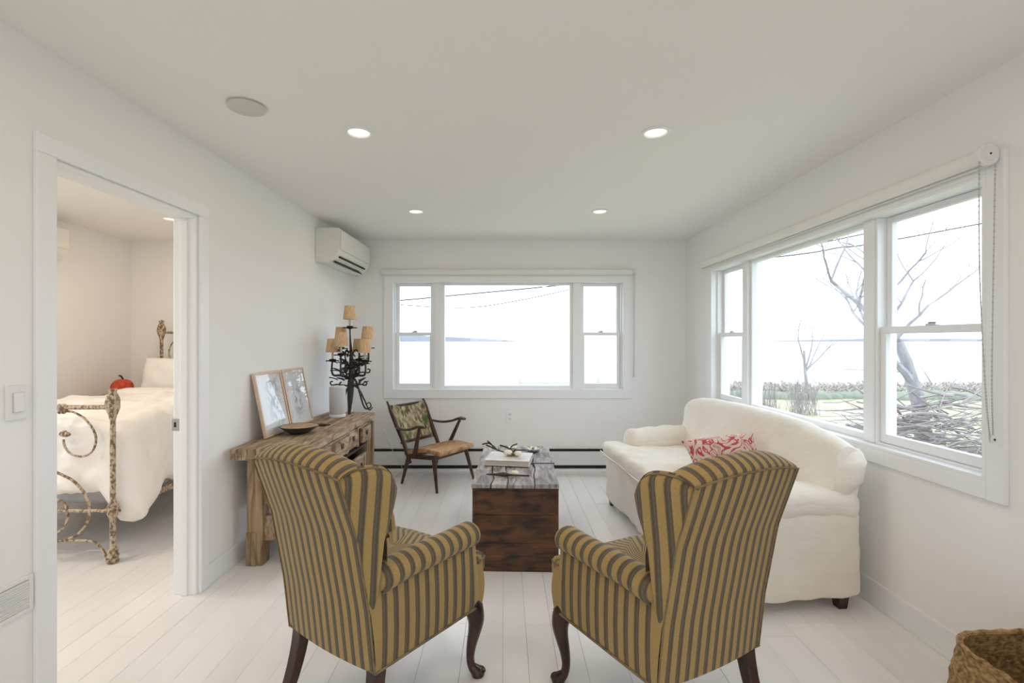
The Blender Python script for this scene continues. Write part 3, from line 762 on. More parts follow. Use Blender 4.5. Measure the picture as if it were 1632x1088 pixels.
    for k in range(25):
        a = -1+2*k/24; w = .273
        yy = .538-.030*abs(a)**6-.006*math.cos(a*PI)
        outl.append((a*w, yy))
    for j in range(9):
        z = .286+.165*j/8; b = .014*math.sin(PI*j/8)
        row = [(outl[0][0]+.012, .455, z)]+[(x*(1+b), y+b, z) for x, y in outl]+[(outl[-1][0]-.012, .455, z)]
        rows.append(row); uvs.append([(p[0]+.01, z) for p in row])
    rows.append([(p[0]*.9, p[1]-.03, .462) for p in rows[-1]]); uvs.append(uvs[-1])
    rows.append([(p[0]*.5, .30, .462) for p in rows[-1]]); uvs.append(uvs[-1])
    q.grid(rows, uvs); q.build('front_rail', S, t, smooth=60)
    q = MB(); q.add([(-HB+.01, .0, .286), (HB-.01, 0, .286), (.262, .5, .286), (-.262, .5, .286), (-HB+.01, .0, .34), (HB-.01, 0, .34), (.262, .5, .34), (-.262, .5, .34)],
                    [(0, 3, 2, 1), (4, 5, 6, 7), (0, 1, 5, 4), (1, 2, 6, 5), (2, 3, 7, 6), (3, 0, 4, 7)], [(0, 0)]*8)
    q.build('seat_base', M['dark'], t)
    q = MB()
    ed = [(-HB, -.002), (HB, -.002), (.272, .49)]+[(x, y) for x, y in outl[::-1]]+[(-.272, .49), (-HB, -.002)]
    q.tube([(x, y, .288) for x, y in ed], .005, 6); q.build('piping', M['piping'], t, smooth=60)
    # T cushion
    poly = [(-.165, .04), (.165, .04), (.185, .485), (.262, .492), (.272, .515), (.262, .548), (.15, .560), (-.15, .560), (-.262, .548), (-.272, .515), (-.262, .492), (-.185, .485)]
    q = MB(); n = len(poly); p = []; uv = []
    for z, s_ in ((.405, .97), (.42, 1), (.465, 1.0), (.482, .975), (.497, .80), (.503, .3)):
        for x, y in poly: p.append((x*s_, .30+(y-.30)*s_, z)); uv.append((x, z))
    fs = [tuple(range(n))[::-1], tuple(range(5*n, 6*n))]+[(i*n+k, i*n+(k+1) % n, (i+1)*n+(k+1) % n, (i+1)*n+k) for i in range(5) for k in range(n)]
    q.add(p, fs, uv); q.build('seat_cushion', S, t, smooth=50)
    q = MB(); q.tube([(x, y, .466) for x, y in poly[2:]], .004, 6); q.build('piping', M['piping'], t, smooth=60)
    # legs
    for sg in (-1, 1):
        d = Vector((sg*.75, .66, 0)).normalized(); b = Vector((sg*.238, .488, 0))
        pth = [(.30, -.002, .036), (.265, .014, .038), (.225, .020, .033), (.18, .014, .026), (.13, .003, .0205), (.08, -.003, .0165), (.045, .002, .0165), (.027, .014, .021), (.014, .026, .0265), (.004, .030, .025), (0, .030, .020)]
        pts = smooth_path([b+d*o_+Vector((0, 0, z)) for z, o_, r in pth], 3)
        rr = [r for r in [lerp_tab([(i, pth[i][2]) for i in range(len(pth))], k/3) for k in range(len(pts))]]
        q = MB(); q.tube(pts, rr, 14)
        q.ball(b+d*.036+Vector((0, 0, .019)), (.024, .024, .015), 12, 8)
        q.build('leg', M['leg'], t, smooth=70)
        q = MB(); rows = []
        for k in range(9):
            u = k/8; z = .30*(1-u); y = .030-.085*u**1.7; w = .024-.006*u
            x = sg*(.205+.010*u)
            rows.append([(x-w, y-w, z), (x+w, y-w, z), (x+w, y+w, z), (x-w, y+w, z)])
        q.grid(rows, closed=True); q.f = [f[::-1] for f in q.f]
        q.add(rows[-1], [(3, 2, 1, 0)])
        q.build('leg', M['leg'], t, smooth=35, bevel=.003)
    return t
wing_chair('wing_chair', 'yellow and grey striped wing chair beside the old workbench', (-.608, 1.669, 0), math.radians(-34.1))
wing_chair('wing_chair', 'yellow and grey striped wing chair in front of the white sofa', (.672, 1.573, 0), math.radians(27.2))

# ------------------------------------------------------------------ sofa
t = thing('camelback_sofa', 'white slipcovered camelback sofa below the side windows', 'sofa', (.975, 2.33, 0), math.radians(5))
SL = 1.68; SD = .80
def hem(q_):
    u = max(0, 1-(q_.z-.05)/.4)
    k = .006*math.sin(q_.x*38+q_.y*9)*u+.007*math.sin(q_.y*30+1.3*math.sin(q_.y*7))*u
    cx, cy = (q_.x-.4), (q_.y-.84)
    s_ = Vector((cx/.4, cy/.84, 0)); s_ = s_.normalized() if s_.length else s_
    q_ = q_+s_*k
    if q_.z < .09: q_.z += .008*math.sin(q_.y*8)+.006*math.sin(q_.x*11)
    return q_
q = MB(); q.rbox((.0, .0, .055), (SD+.02, SL, .50), (.05, .05, .03), n=44, amp=.010, freq=5, seed=1, fn=hem); q.build('skirt', M['slip'], t, smooth=60)
def armfn(yc, sgn):
    def f(p):
        # scoop down toward the front, a little sag
        p.z += -.012*math.sin(p.x*9)+.004*math.sin(p.x*40+p.y*12)
        return p
    return f
q = MB(); q.rbox((.10, -.018, .455), (.815, .185, .612), (.06, .08, .065), n=26, amp=.007, freq=6, seed=3, fn=armfn(.09, 1)); q.build('arm', M['slip'], t, smooth=60)
q = MB(); q.rbox((.14, SL-.19, .44), (.72, SL+.015, .640), (.07, .09, .08), n=26, amp=.006, freq=6, seed=4, fn=armfn(.09, -1)); q.build('arm', M['slip'], t, smooth=60)
# back with camel top
def camel(y):
    return lerp_tab([(-.02, .80), (.02, .828), (.08, .845), (.2, .868), (.34, .895), (.6, .910), (1.0, .912), (1.3, .905), (1.5, .890), (1.62, .865), (1.70, .82)], y)
rows = []
NY = 44
for i in range(NY+1):
    y = .010+(SL-.015)*i/NY; zt = camel(y); row = []
    e = min(1, min(i, NY-i)/4); e = math.sqrt(1-(1-e)**2)*.2+.8
    xf, xb = .555, .80
    thk = .085*e
    pr = []
    for j in range(9):   # back face going up
        z = .46+(zt-.075-.46)*j/8; pr.append((xb-.02*e+.12*max(0, z-.4), z))
    xt = (xb-.02+.12*(zt-.475))
    for j in range(1, 9):
        a = PI*j/8; pr.append((xt-.078*(1-math.cos(a)), zt-.075+.075*math.sin(a)))
    for j in range(1, 9):
        z = zt-.075-(zt-.075-.46)*j/8; fr_ = xt-.156-.11*(j/8)**1.1+.012*math.sin(PI*j/8)
        pr.append((fr_, z))
    for x, z in pr:
        x = .745+(x-.745)*e
        nn = .008*noise.fractal(Vector((x*5, y*5, z*5)), .6, 2, 3)
        if i < 5 and z > .55: nn += .004*math.sin(z*120)
        row.append((x+nn, y, z))
    rows.append(row)
q = MB(); q.grid(rows, flip=False)
n_ = len(rows[0]); q.add(rows[0], [tuple(range(n_))]); q.add(rows[-1], [tuple(range(n_))[::-1]])
q.build('backrest', M['slip'], t, smooth=50, weld=True)
# rolled near end of the back, pleated
q = MB(); pts = []; rr = []
rows = []
for k in range(12):
    u = k/11; z = .58+.215*u; r = .062*math.sqrt(max(.02, 1-((u-.5)*1.75)**2 if abs(u-.5) > .3 else 1))
    row = []
    for a in range(20):
        an = 2*PI*a/20; pl = 1+.03*math.sin(6*an+z*9)
        row.append((.755+.082*r/.062*math.cos(an)*pl+.05*(u-.5), .035+.062*r/.062*math.sin(an)*pl, z+.010*math.cos(an)))
    rows.append(row)
q.grid(rows, closed=True); q.add(rows[0], [tuple(range(20))[::-1]]); q.add(rows[-1], [tuple(range(20))]); q.build('back_end_roll', M['slip'], t, smooth=60)
# seat cushion (T front)
def cush(p):
    p.z += .014*math.sin(PI*min(max((p.y)/SL, 0), 1))*(1 if p.z > .46 else 0)+.004*math.sin(p.y*23+p.x*11)
    if p.x > .16:   # tuck between the arms
        lo, hi = .175, SL-.175
        p.y = lo+(hi-lo)*(p.y+.02)/(SL+.04)
    elif p.x > .12:
        k = (p.x-.12)/.04; lo, hi = -.02+.195*k, SL+.02-.195*k
        p.y = lo+(hi-lo)*(p.y+.02)/(SL+.04)
    return p
q = MB(); q.rbox((-.03, -.02, .405), (.62, SL+.02, .515), (.045, .05, .045), n=46, amp=.012, freq=6, seed=8, fn=cush); q.build('seat_cushion', M['slip'], t, smooth=60)
q = MB(); q.tube([(-.036, -.0+SL*k/20, .435+.004*math.sin(k)) for k in range(21)], .005, 6); q.build('piping', M['slip'], t, smooth=60)
for x, y in ((.05, .05), (SD-.07, .05), (.05, SL-.05), (SD-.07, SL-.05)):
    q = MB(); q.add([(x-.022, y-.022, 0), (x+.022, y-.022, 0), (x+.022, y+.022, 0), (x-.022, y+.022, 0), (x-.032, y-.032, .10), (x+.032, y-.032, .10), (x+.032, y+.032, .10), (x-.032, y+.032, .10)],
        [(0, 3, 2, 1), (4, 5, 6, 7), (0, 1, 5, 4), (1, 2, 6, 5), (2, 3, 7, 6), (3, 0, 4, 7)]); q.build('leg', M['leg'], t, bevel=.003)

# throw pillow
def pillow_mb(w, h, th, n=16, amp=0):
    q = MB(); S_ = []
    for sd in (1, -1):
        rows = []
        for i in range(n+1):
            u = -1+2*i/n; row = []
            for j in range(n+1):
                v = -1+2*j/n
                d = th/2*((1-u**4)*(1-v**4))**.55
                pin = 1-.07*(1-abs(v))*abs(u)**2-.0
                x = w/2*u*(1-.07*(1-v*v)*u*u); z = h/2*v*(1-.09*(1-u*u)*v*v)
                y = sd*d+amp*noise.noise(Vector((x*9, sd, z*9)))*(1-max(abs(u), abs(v))**6)
                row.append((x, y, z))
            rows.append(row)
        q.grid(rows, flip=(sd > 0))
    return q
def pillow_mat():
    m = mat('printed_linen', (.60, .48, .38), rough=.9); n = m.node_tree.nodes; l = m.node_tree.links; b = n['Principled BSDF']
    t_ = n.new('ShaderNodeTexCoord'); w1 = n.new('ShaderNodeTexNoise'); w1.inputs['Scale'].default_value = 11; w1.inputs['Detail'].default_value = 1; w1.inputs['Distortion'].default_value = 1.8
    r = n.new('ShaderNodeValToRGB'); r.color_ramp.interpolation = 'LINEAR'
    e = r.color_ramp.elements; e[0].position = 0; e[0].color = (.66, .55, .46, 1); e[1].position = 1; e[1].color = (.62, .50, .42, 1)
    for p, c in ((.40, (.68, .57, .49, 1)), (.44, (.42, .04, .07, 1)), (.50, (.55, .10, .13, 1)), (.53, (.70, .56, .50, 1)), (.60, (.64, .54, .46, 1)), (.63, (.50, .22, .20, 1)), (.66, (.46, .40, .30, 1))):
        x = e.new(p); x.color = c
    l.new(t_.outputs['Object'], w1.inputs['Vector']); l.new(w1.outputs['Fac'], r.inputs[0]); l.new(r.outputs[0], b.inputs['Base Color'])
    return m
o = pillow_mb(.44, .27, .15).build('throw_pillow', pillow_mat(), smooth=60, weld=True)
o.location = (1.37, 3.03, .628); o.rotation_euler = (math.radians(24), math.radians(-14), math.radians(-40))
tag(o, 'beige lumbar pillow with red floral print on the white sofa', 'pillow')

# ------------------------------------------------------------------ trunk
t = thing('wooden_chest', 'old dark wooden trunk with grey weathered top between the chairs', 'trunk', (.060, 2.815, 0), math.radians(-1.7))
tw, tl, th = .498, 1.02, .475
def rough_prism(q, x0, x1, y0, y1, z0, z1, seed, amp=.004, n=14, axis='x'):
    rn = random.Random(seed)
    q.box(x0, y0, z0, x1, y1, z1)
zz = [.012, .165, .33, th]
for k in range(3):
    q = MB(); q.box(-tw/2+.012, 0, zz[k]+.0008, tw/2-.012, .022, zz[k+1]-.0008); q.build('front_board', M['trunk'], t, bevel=.003)
    for sx in (-1, 1):
        q = MB(); x = sx*tw/2; q.box(min(x, x-sx*.022), .022, zz[k]+.0008, max(x, x-sx*.022), tl, zz[k+1]-.0008); q.build('side_board', M['trunk'], t, bevel=.003)
for sx in (-1, 1):
    q = MB(); x = sx*(tw/2-.006); q.box(x-.009, -.004, .0, x+.009, .014, th); q.build('corner_batten', M['trunk'], t, bevel=.004)
q = MB(); q.box(-tw/2+.01, -.003, 0, tw/2-.01, .03, .022); q.build('bottom_rail', M['trunk'], t, bevel=.005)
q = MB(); q.box(-tw/2, tl-.022, .012, tw/2, tl, th); q.build('back_board', M['trunk'], t, bevel=.003)
q = MB(); q.box(-tw/2-.004, -.006, th, tw/2+.004, tl+.004, th+.014); q.build('lid_rail', M['trunk'], t, bevel=.003)
rn = random.Random(3)
jx = [-tw/2-.010, -.145, -.055, .115, tw/2+.008]
def joint(k, y):
    if k in (0, 4): return jx[k]+.005*noise.noise(Vector((k*3.3, y*14, 0)))
    return jx[k]+.020*noise.noise(Vector((k*5.7, y*4.5, 0)))+.006*noise.noise(Vector((k, y*22, 3)))
for k in range(4):
    ys_ = [-.014+(tl+.026)*i/24 for i in range(25)]
    cuts = {0: [.30], 1: [.12, .62], 2: [.11], 3: [.74]}[k]
    segs = [0]+[int(c*24) for c in cuts]+[24]
    for a, b in zip(segs, segs[1:]):
        if b <= a: continue
        L_ = [(joint(k, ys_[i])+.0028, ys_[i]+(.0025 if i == a and a else 0)) for i in range(a, b+1)]
        R_ = [(joint(k+1, ys_[i])-.0028, ys_[i]+(.0025 if i == a and a else 0)) for i in range(a, b+1)]
        q = MB(); q.prism(L_[::-1] and R_+L_[::-1], th+.014, th+.038+rn.uniform(-.003, .003)); q.build('lid_board', M['trunk_top'], t, bevel=.004)
q = MB(); q.tube([(tw/2+.003, .30+.035*math.cos(a), .44+.03*math.sin(a)) for a in [2*PI*k/14 for k in range(15)]], .005, 6); q.build('ring_handle', M['iron'], t, smooth=60)
q = MB(); q.box(.10, .455, th+.0385, .262, .485, th+.0435); q.box(.252, .455, th-.03, .259, .485, th+.04); q.build('iron_strap', M['iron'], t, bevel=.001)
TT = th+.042
def TP(x, y, z=0):
    r = math.radians(-1.7); return (.060+x*math.cos(r)-y*math.sin(r), 2.815+x*math.sin(r)+y*math.cos(r), TT+z)
# book / slab
t = thing('white_book', 'thick white book lying on the grey trunk top under dried twigs', 'book', TP(-.045, .50, .001), math.radians(-9))
bw, bl = .30, .25
q = MB(); q.box(-bw/2, -bl/2, 0, bw/2, bl/2, .004); q.build('cover', M['stone'], t, bevel=.001)
q = MB(); q.box(-bw/2+.005, -bl/2+.004, .004, bw/2-.004, bl/2-.004, .032); q.build('pages', mat('book_pages', (.62, .58, .53), (.5, .46, .42), scale=(2, 2, 300), rough=.9), t, bevel=.001)
q = MB(); q.box(-bw/2, -bl/2, .032, bw/2, bl/2, .037); q.build('cover', M['stone'], t, bevel=.001)
# twig arrangement on the book
t = thing('twig_bundle', 'dried twigs and moss lying on the white book', 'twigs', TP(-.05, .52, .037))
rn = random.Random(11)
pths = [[(-.16, .09, .055), (-.09, .04, .035), (-.02, 0, .02), (.04, -.03, .012)], [(-.19, .13, .05), (-.14, .12, .06), (-.09, .04, .04)], [(-.15, .14, .07), (-.13, .09, .065), (-.10, .05, .04)],
        [(-.06, .10, .05), (0, .05, .04), (.03, 0, .02)], [(-.03, .02, .02), (.05, .01, .03), (.11, .03, .035)], [(0, 0, .015), (.02, .06, .05), (.06, .10, .06)]]
for i, p in enumerate(pths):
    q = MB(); q.tube(smooth_path(p, 4), [.006-.0002*k for k in range(4*(len(p)-1)+1)], 6); q.build('twig', M['twig'], t, smooth=60)
q = MB()
for k in range(50):
    a = rn.uniform(0, 2*PI); r = rn.uniform(0, .045); q.ball((.02+r*math.cos(a), -.02+r*.8*math.sin(a), .008+rn.uniform(0, .014)), (.010, .007, .006), 6, 4)
o = q.build('moss', M['moss'], t); stuff(o)
def shell(name, x, y, z, r, label, m='shell'):
    q = MB(); rows = []
    for i in range(13):
        u = i/12; row = []
        for k in range(16):
            a = 2*PI*k/16; rr = r*math.sin(PI*min(u, .98))**.7*(1+.05*math.sin(5*a))
            row.append((rr*math.cos(a), rr*.8*math.sin(a), -r*.75*math.cos(PI*u)*.8))
        rows.append(row)
    q.grid(rows, closed=True); o = q.build(name, M[m], smooth=60); o.location = TP(x, y, z+r*.6); return tag(o, label, 'shell', 'small shells and stones on the trunk')
shell('round_shell', -.055, .50, .045, .030, 'pale round shell among the twigs toward the wooden chair')
shell('round_shell', .015, .485, .045, .027, 'cream shell among the twigs on the side nearer the sofa')
shell('round_shell', -.005, .165, 0, .024, 'small cream pebble-like shell alone near the trunk front edge')
# dark branch piece near the front
q = MB(); q.tube(smooth_path([(-.16, .015, .006), (-.10, .004, .008), (-.055, 0, .010), (0, -.012, .008), (.06, -.018, .007), (.105, -.016, .006)], 4), [.004, .005, .006, .007, .008, .009, .011, .012, .013, .012, .009, .007, .006, .006, .006, .006, .006, .0055, .005, .0045, .003], 7)
q.ball((-.062, .002, .012), (.018, .014, .011), 10, 6)
o = q.build('driftwood_twig', M['twig'], smooth=60); o.location = TP(-.02, .15, 0); tag(o, 'dark knobbly twig lying beside the small shell on the trunk', 'twig')
# flower-like ornament
t = thing('shell_flower', 'dark dish with cream petals on the far end of the trunk', 'ornament', TP(.125, .80, 0))
q = MB(); q.lathe([(.030, 0), (.045, .004), (.052, .012), (.046, .013), (.03, .007), (.002, .006)], seg=20); q.build('dish', M['iron'], t, smooth=50)
for k in range(7):
    a = 2*PI*k/7; q = MB(); Mx = Matrix.Rotation(a, 4, 'Z') @ Matrix.Rotation(-.35, 4, 'Y')
    q.ball((0, 0, .014), (.001, .001, .001), 4, 2)
    q = MB(); q.ball((.030*math.cos(a), .030*math.sin(a), .020), (.024, .011, .004), 10, 6, Mx); q.build('petal', M['shell'], t, smooth=60)
q = MB(); q.ball((0, 0, .024), (.010, .010, .010), 10, 6); q.build('centre', M['moss'], t, smooth=60)
# slender white upright
q = MB(); rows = []
for k in range(9):
    u = k/8; z = .330*u; w = .030*(1-u)+.007; x = .085*u+.01*u*u
    rows.append([(x-w/2, -.004, z), (x+w/2, -.004, z), (x+w/2, .004, z), (x-w/2, .004, z)])
q.grid(rows, closed=True); q.add(rows[0], [(0, 1, 2, 3)]); q.add(rows[-1], [(3, 2, 1, 0)]); q.box(-.03, -.02, 0, .03, .02, .008)
o = q.build('white_quill', M['linen'], weld=True); o.location = TP(-.030, .93, 0); tag(o, 'slender white upright quill leaning at the far end of the trunk', 'quill')
# dark strips lying flat at the far end
q = MB(); q.box(-.05, -.008, 0, .05, .008, .008); o = q.build('dark_pen', M['iron'], bevel=.003); o.location = TP(.03, .84, 0); o.rotation_euler = (0, 0, -.03); tag(o, 'slim dark stick lying at the far end of the trunk', 'stick')

# ------------------------------------------------------------------ mid-century chair
t = thing('wooden_armchair', 'low dark wood armchair with worn green back near the end window', 'chair', (-.849, 4.748, 0), math.radians(-123.9))
TK = M['teak']
def tpr(q, a, b, r0, r1, seg=10, mid=None):
    a = Vector(a); b = Vector(b); pts = [a.lerp(b, k/6) for k in range(7)]
    rr = [r0+(r1-r0)*k/6 if mid is None else (r0+(mid-r0)*k/3 if k < 3 else mid+(r1-mid)*(k-3)/3) for k in range(7)]
    q.tube(pts, rr, seg); return q
for sx in (-1, 1):
    q = MB(); tpr(q, (sx*.225, .40, .315), (sx*.265, .475, 0), .023, .011); q.build('leg', TK, t, smooth=60)
    q = MB(); tpr(q, (sx*.205, .07, .27), (sx*.230, .0, 0), .021, .012); q.build('leg', TK, t, smooth=60)
    q = MB(); p = smooth_path([(sx*.220, .10, .20), (sx*.222, .02, .38), (sx*.232, -.08, .56), (sx*.245, -.185, .765)], 4)
    q.tube(p, [.017+.003*math.sin(PI*k/12) if k < 11 else .010 for k in range(13)], 10); q.build('back_post', TK, t, smooth=60)
    q = MB(); q.bar((sx*.213, .06, .262), (sx*.228, .41, .295), .024, .04); q.build('side_rail', TK, t, bevel=.006)
    q = MB(); p = smooth_path([(sx*.245, -.06, .530), (sx*.272, .06, .520), (sx*.290, .18, .540), (sx*.295, .28, .575), (sx*.285, .35, .570)], 5)
    q.tube(p, [.018+.010*(k/20) if k < 19 else .018 for k in range(21)], 10, flat=.55); q.build('arm', TK, t, smooth=60)
    q = MB(); tpr(q, (sx*.232, .17, .28), (sx*.288, .285, .562), .022, .014, mid=.018); q.build('arm_support', TK, t, smooth=60)
q = MB(); q.bar((-.235, .405, .290), (.235, .405, .290), .03, .04); q.build('front_rail', TK, t, bevel=.006)
q = MB(); q.bar((-.21, .06, .255), (.21, .06, .255), .024, .04); q.build('rear_rail', TK, t, bevel=.006)
# seat: sagging woven sling
rows = []; N = 14
for i in range(N+1):
    u = i/N; y = .03+.46*u; row = []
    for j in range(17):
        v = -1+2*j/16; z = .305+.045*u+.018*math.sin(PI*u*1.6-1.0)-.030*(1-v*v)*math.sin(PI*min(u*1.1, 1))
        w = .225+.015*u
        row.append((w*v, y+.01*(1-v*v)*u, z))
    rows.append(row)
q = MB(); q.grid(rows); o = q.build('seat', M['seatweave'], t, smooth=70); m_ = o.modifiers.new('s', 'SOLIDIFY'); m_.thickness = .034; m_.offset = 0
rows = []
for i in range(13):
    u = i/12; row = []
    for j in range(15):
        v = -1+2*j/14; z = .375+.345*u; y = -.005-.150*u-.02*(1-v*v)
        z += .02*math.sin(v*5)*u*0+(.01*v*v)*(u-.5)
        row.append(((.213+.012*u)*v, y, z))
    rows.append(row)
q = MB(); q.grid(rows); o = q.build('back_panel', M['backweave'], t, smooth=70); m_ = o.modifiers.new('s', 'SOLIDIFY'); m_.thickness = .022; m_.offset = 0
for u, nm in ((.02, 'back_rail'), (.98, 'back_rail')):
    q = MB(); q.bar((-.225, -.012-.150*u, .375+.345*u), (.225, -.012-.150*u, .375+.345*u), .016, .028); q.build(nm, TK, t, bevel=.004)

# ------------------------------------------------------------------ workbench
t = thing('workbench', 'old weathered wooden workbench with drawers along the left wall', 'workbench', LWP(.035, 2.80, 0), LA)
BL, BD, BH = 1.47, .43, .72      # local x out from wall, y along wall to the far end
WO = M['wood_old']; WZ = M['wood_old_z']
for k, (a, b) in enumerate(((0, .15), (.152, .295), (.297, BD))):
    ys_ = [BL*i/20 for i in range(21)]
    A_ = [(a+(0 if k else .0)+.003*noise.noise(Vector((k*9, y*8, 1))), y) for y in ys_]; B_ = [(b+(.012 if k == 2 else .003)*noise.noise(Vector((k*9+4, y*7, 1))), y) for y in ys_]
    q = MB(); q.prism(B_+A_[::-1], BH-(.068, .068, .052)[k], BH+(-.002, .001, -.001)[k]); q.build('top_plank', WO, t, bevel=.006)
# legs: thick, with heavier block at foot
for x0, y0 in ((.052, .09), (BD-.115, .10), (.015, BL-.16), (BD-.115, BL-.16)):
    q = MB(); q.box(x0, y0, .0, x0+.095, y0+.09, BH-.068); q.build('leg', WZ, t, bevel=.006)
    q = MB(); q.box(x0-.003, y0-.008, .0, x0+.060, y0+.012, .20); q.build('foot_block', WZ, t, bevel=.006)
for y0 in (.105, BL-.155):
    q = MB(); q.box(.10, y0+.01, .36, BD-.115, y0+.05, .45); q.build('stretcher', WO, t, bevel=.005)
    q = MB(); q.box(.10, y0+.01, .14, BD-.115, y0+.06, .29); q.build('stretcher', WO, t, bevel=.005)
q = MB(); q.box(.09, .18, .36, .12, BL-.15, .44); q.build('back_rail', WO, t, bevel=.005)
# frame for drawers, interior
q = MB(); q.box(.06, .18, .44, .075, BL-.10, BH-.07); q.build('back_panel', M['wood_int'], t)
q = MB(); q.box(.06, .18, .47, BD-.03, BL-.16, .482); q.build('shelf', M['wood_int'], t)
q = MB(); q.box(BD-.045, .10, BH-.078, BD-.015, BL-.05, BH-.062); q.build('apron', WO, t, bevel=.003)
ypos = [(.20, .47), (.52, .79), (.83, 1.04), (1.09, 1.31)]
for k, (y0, y1) in enumerate(ypos):
    d = (.0, .012, .0, .022)[k]; zb = .525; zt = BH-.078; x1 = BD-.012+d
    ym = (y0+y1)/2
    q = MB()
    hw, hz = .030, .020; zc = (zb+zt)/2+.008
    for a0_, a1_, c0, c1 in ((y0, ym-hw, zb, zt), (ym+hw, y1, zb, zt), (ym-hw, ym+hw, zb, zc-hz), (ym-hw, ym+hw, zc+hz, zt)):
        q.box(x1-.022, a0_, c0, x1, a1_, c1)
    dr = q.build('drawer', WO, t)
    q = MB(); q.box(.06, y0+.01, zb+.005, x1-.022, y1-.01, zb+.012); q.box(.06, y0+.008, zb+.005, x1-.022, y0+.018, zt-.02); q.box(.06, y1-.018, zb+.005, x1-.022, y1-.008, zt-.02); q.build('drawer_box', M['wood_int'], dr)
    q = MB(); q.tube([(x1-.012, ym+.004, zc+hz+.002), (x1-.004, ym+.002, zc), (x1-.012, ym, zc-hz*.6)], .006, 6); q.build('handle', M['iron'], dr)
for y0 in (.17, .488, .80, 1.055, 1.32):
    q = MB(); q.box(BD-.05, y0, .50, BD-.018, y0+.028, BH-.07); q.build('divider', WZ, t, bevel=.004)
# lower bin drawers
for y0, y1 in ((.60, .97), (1.00, 1.30)):
    q = MB(); q.box(BD-.05, y0, .24, BD-.025, y1, .41); dr = q.build('bin_front', WO, t, bevel=.004)
    q = MB(); q.box(.06, y0, .24, BD-.05, y1, .252); q.box(.06, y0, .24, BD-.05, y0+.014, .39); q.box(.06, y1-.014, .24, BD-.05, y1, .39); q.build('bin_box', M['wood_int'], dr)
    q = MB(); q.box(BD-.025, (y0+y1)/2-.008, .31, BD-.014, (y0+y1)/2+.008, .35); q.build('handle', M['iron'], dr)
q = MB(); q.box(.06, .14, .13, BD-.05, BL-.15, .15); q.build('shelf', WO, t, bevel=.004)
q = MB(); q.box(BD-.03, BL-.075, .02, BD+.004, BL-.04, BH-.068); q.build('end_board', WZ, t, bevel=.006)
bench_ang = LA

# framed drawings
def art_mat(kind):
    m = mat('drawing_'+kind, (.76, .76, .79), rough=.6); n = m.node_tree.nodes; l = m.node_tree.links; b = n['Principled BSDF']
    t_ = n.new('ShaderNodeTexCoord'); mp = n.new('ShaderNodeMapping'); l.new(t_.outputs['Generated'], mp.inputs[0])
    w_ = n.new('ShaderNodeTexNoise'); w_.inputs['Scale'].default_value = 4 if kind == 'a' else 5; w_.inputs['Detail'].default_value = 6; w_.inputs['Distortion'].default_value = 1.5
    r = n.new('ShaderNodeValToRGB'); e = r.color_ramp.elements
    e[0].position = .40; e[0].color = (.16, .17, .20, 1); e[1].position = .55; e[1].color = (.76, .77, .82, 1)
    g = n.new('ShaderNodeTexGradient'); g.gradient_type = 'SPHERICAL' 
    mp2 = n.new('ShaderNodeMapping'); mp2.inputs['Location'].default_value = (0, -.62, -.45); mp2.inputs['Scale'].default_value = (0, 1, 1); mp2.vector_type = 'POINT'
    l.new(t_.outputs['Generated'], mp2.inputs[0]); mp2.inputs['Scale'].default_value = (0.0, 2.2 if kind == 'a' else 2.6, 1.3 if kind == 'a' else 1.9)
    mp2.inputs['Location'].default_value = (0, -2.2*.62 if kind == 'a' else -2.6*.5, -1.3*.55 if kind == 'a' else -1.9*.42)
    l.new(mp2.outputs[0], g.inputs[0]); l.new(mp.outputs[0], w_.inputs['Vector'])
    l.new(w_.outputs['Fac'], r.inputs[0])
    mx = n.new('ShaderNodeMix'); mx.data_type = 'RGBA'; mx.inputs[6].default_value = (.78, .79, .82, 1)
    l.new(g.outputs['Fac'], mx.inputs[0]); l.new(r.outputs[0], mx.inputs[7]); l.new(mx.outputs[2], b.inputs['Base Color'])
    return m
def frame(Y0, label, kind, lean):
    w, h = .355, .425
    t = thing('framed_drawing', label, 'picture', LWP(.112, Y0, BH+.004), (0, lean, LA), 'framed drawings on the workbench')
    bd = .015
    q = MB(); q.box(-.020, 0, 0, 0, bd, h); q.box(-.020, w-bd, 0, 0, w, h); q.box(-.020, bd, 0, 0, w-bd, bd); q.box(-.020, bd, h-bd, 0, w-bd, h); q.build('frame', M['birch'], t, bevel=.002)
    q = MB(); q.box(-.015, bd, bd, -.008, w-bd, h-bd); q.build('mat_board', mat('mat_board', (.78, .76, .73), rough=.7), t)
    q = MB(); q.box(-.008, bd+.028, bd+.035, -.0072, w-bd-.028, h-bd-.035); q.build('drawing', art_mat(kind), t)
    q = MB(); q.box(-.0062, bd, bd, -.0048, w-bd, h-bd); q.build('pane', M['glass'], t)
frame(3.08, 'light wood framed sketch of a pale figure leaning nearest the doorway', 'a', -.20)
frame(3.45, 'light wood framed sketch of two dark figures leaning nearer the lamp', 'b', -.20)

# shallow bowl
x, y, _ = LWP(.235, 3.27, 0)
t = thing('shallow_bowl', 'shallow dark bowl with ochre inside on the workbench', 'bowl', (x, y, BH+.002))
q = MB(); q.lathe([(.045, 0), (.06, .004), (.098, .028), (.123, .050), (.121, .053), (.095, .036), (.055, .016), (.002, .012)], seg=32); q.build('bowl_body', M['bowlo'], t, smooth=50)
q = MB(); q.lathe([(.117, .051), (.093, .0362), (.053, .0165), (.002, .0130)], seg=32); q.build('glaze', M['bowli'], t, smooth=60)
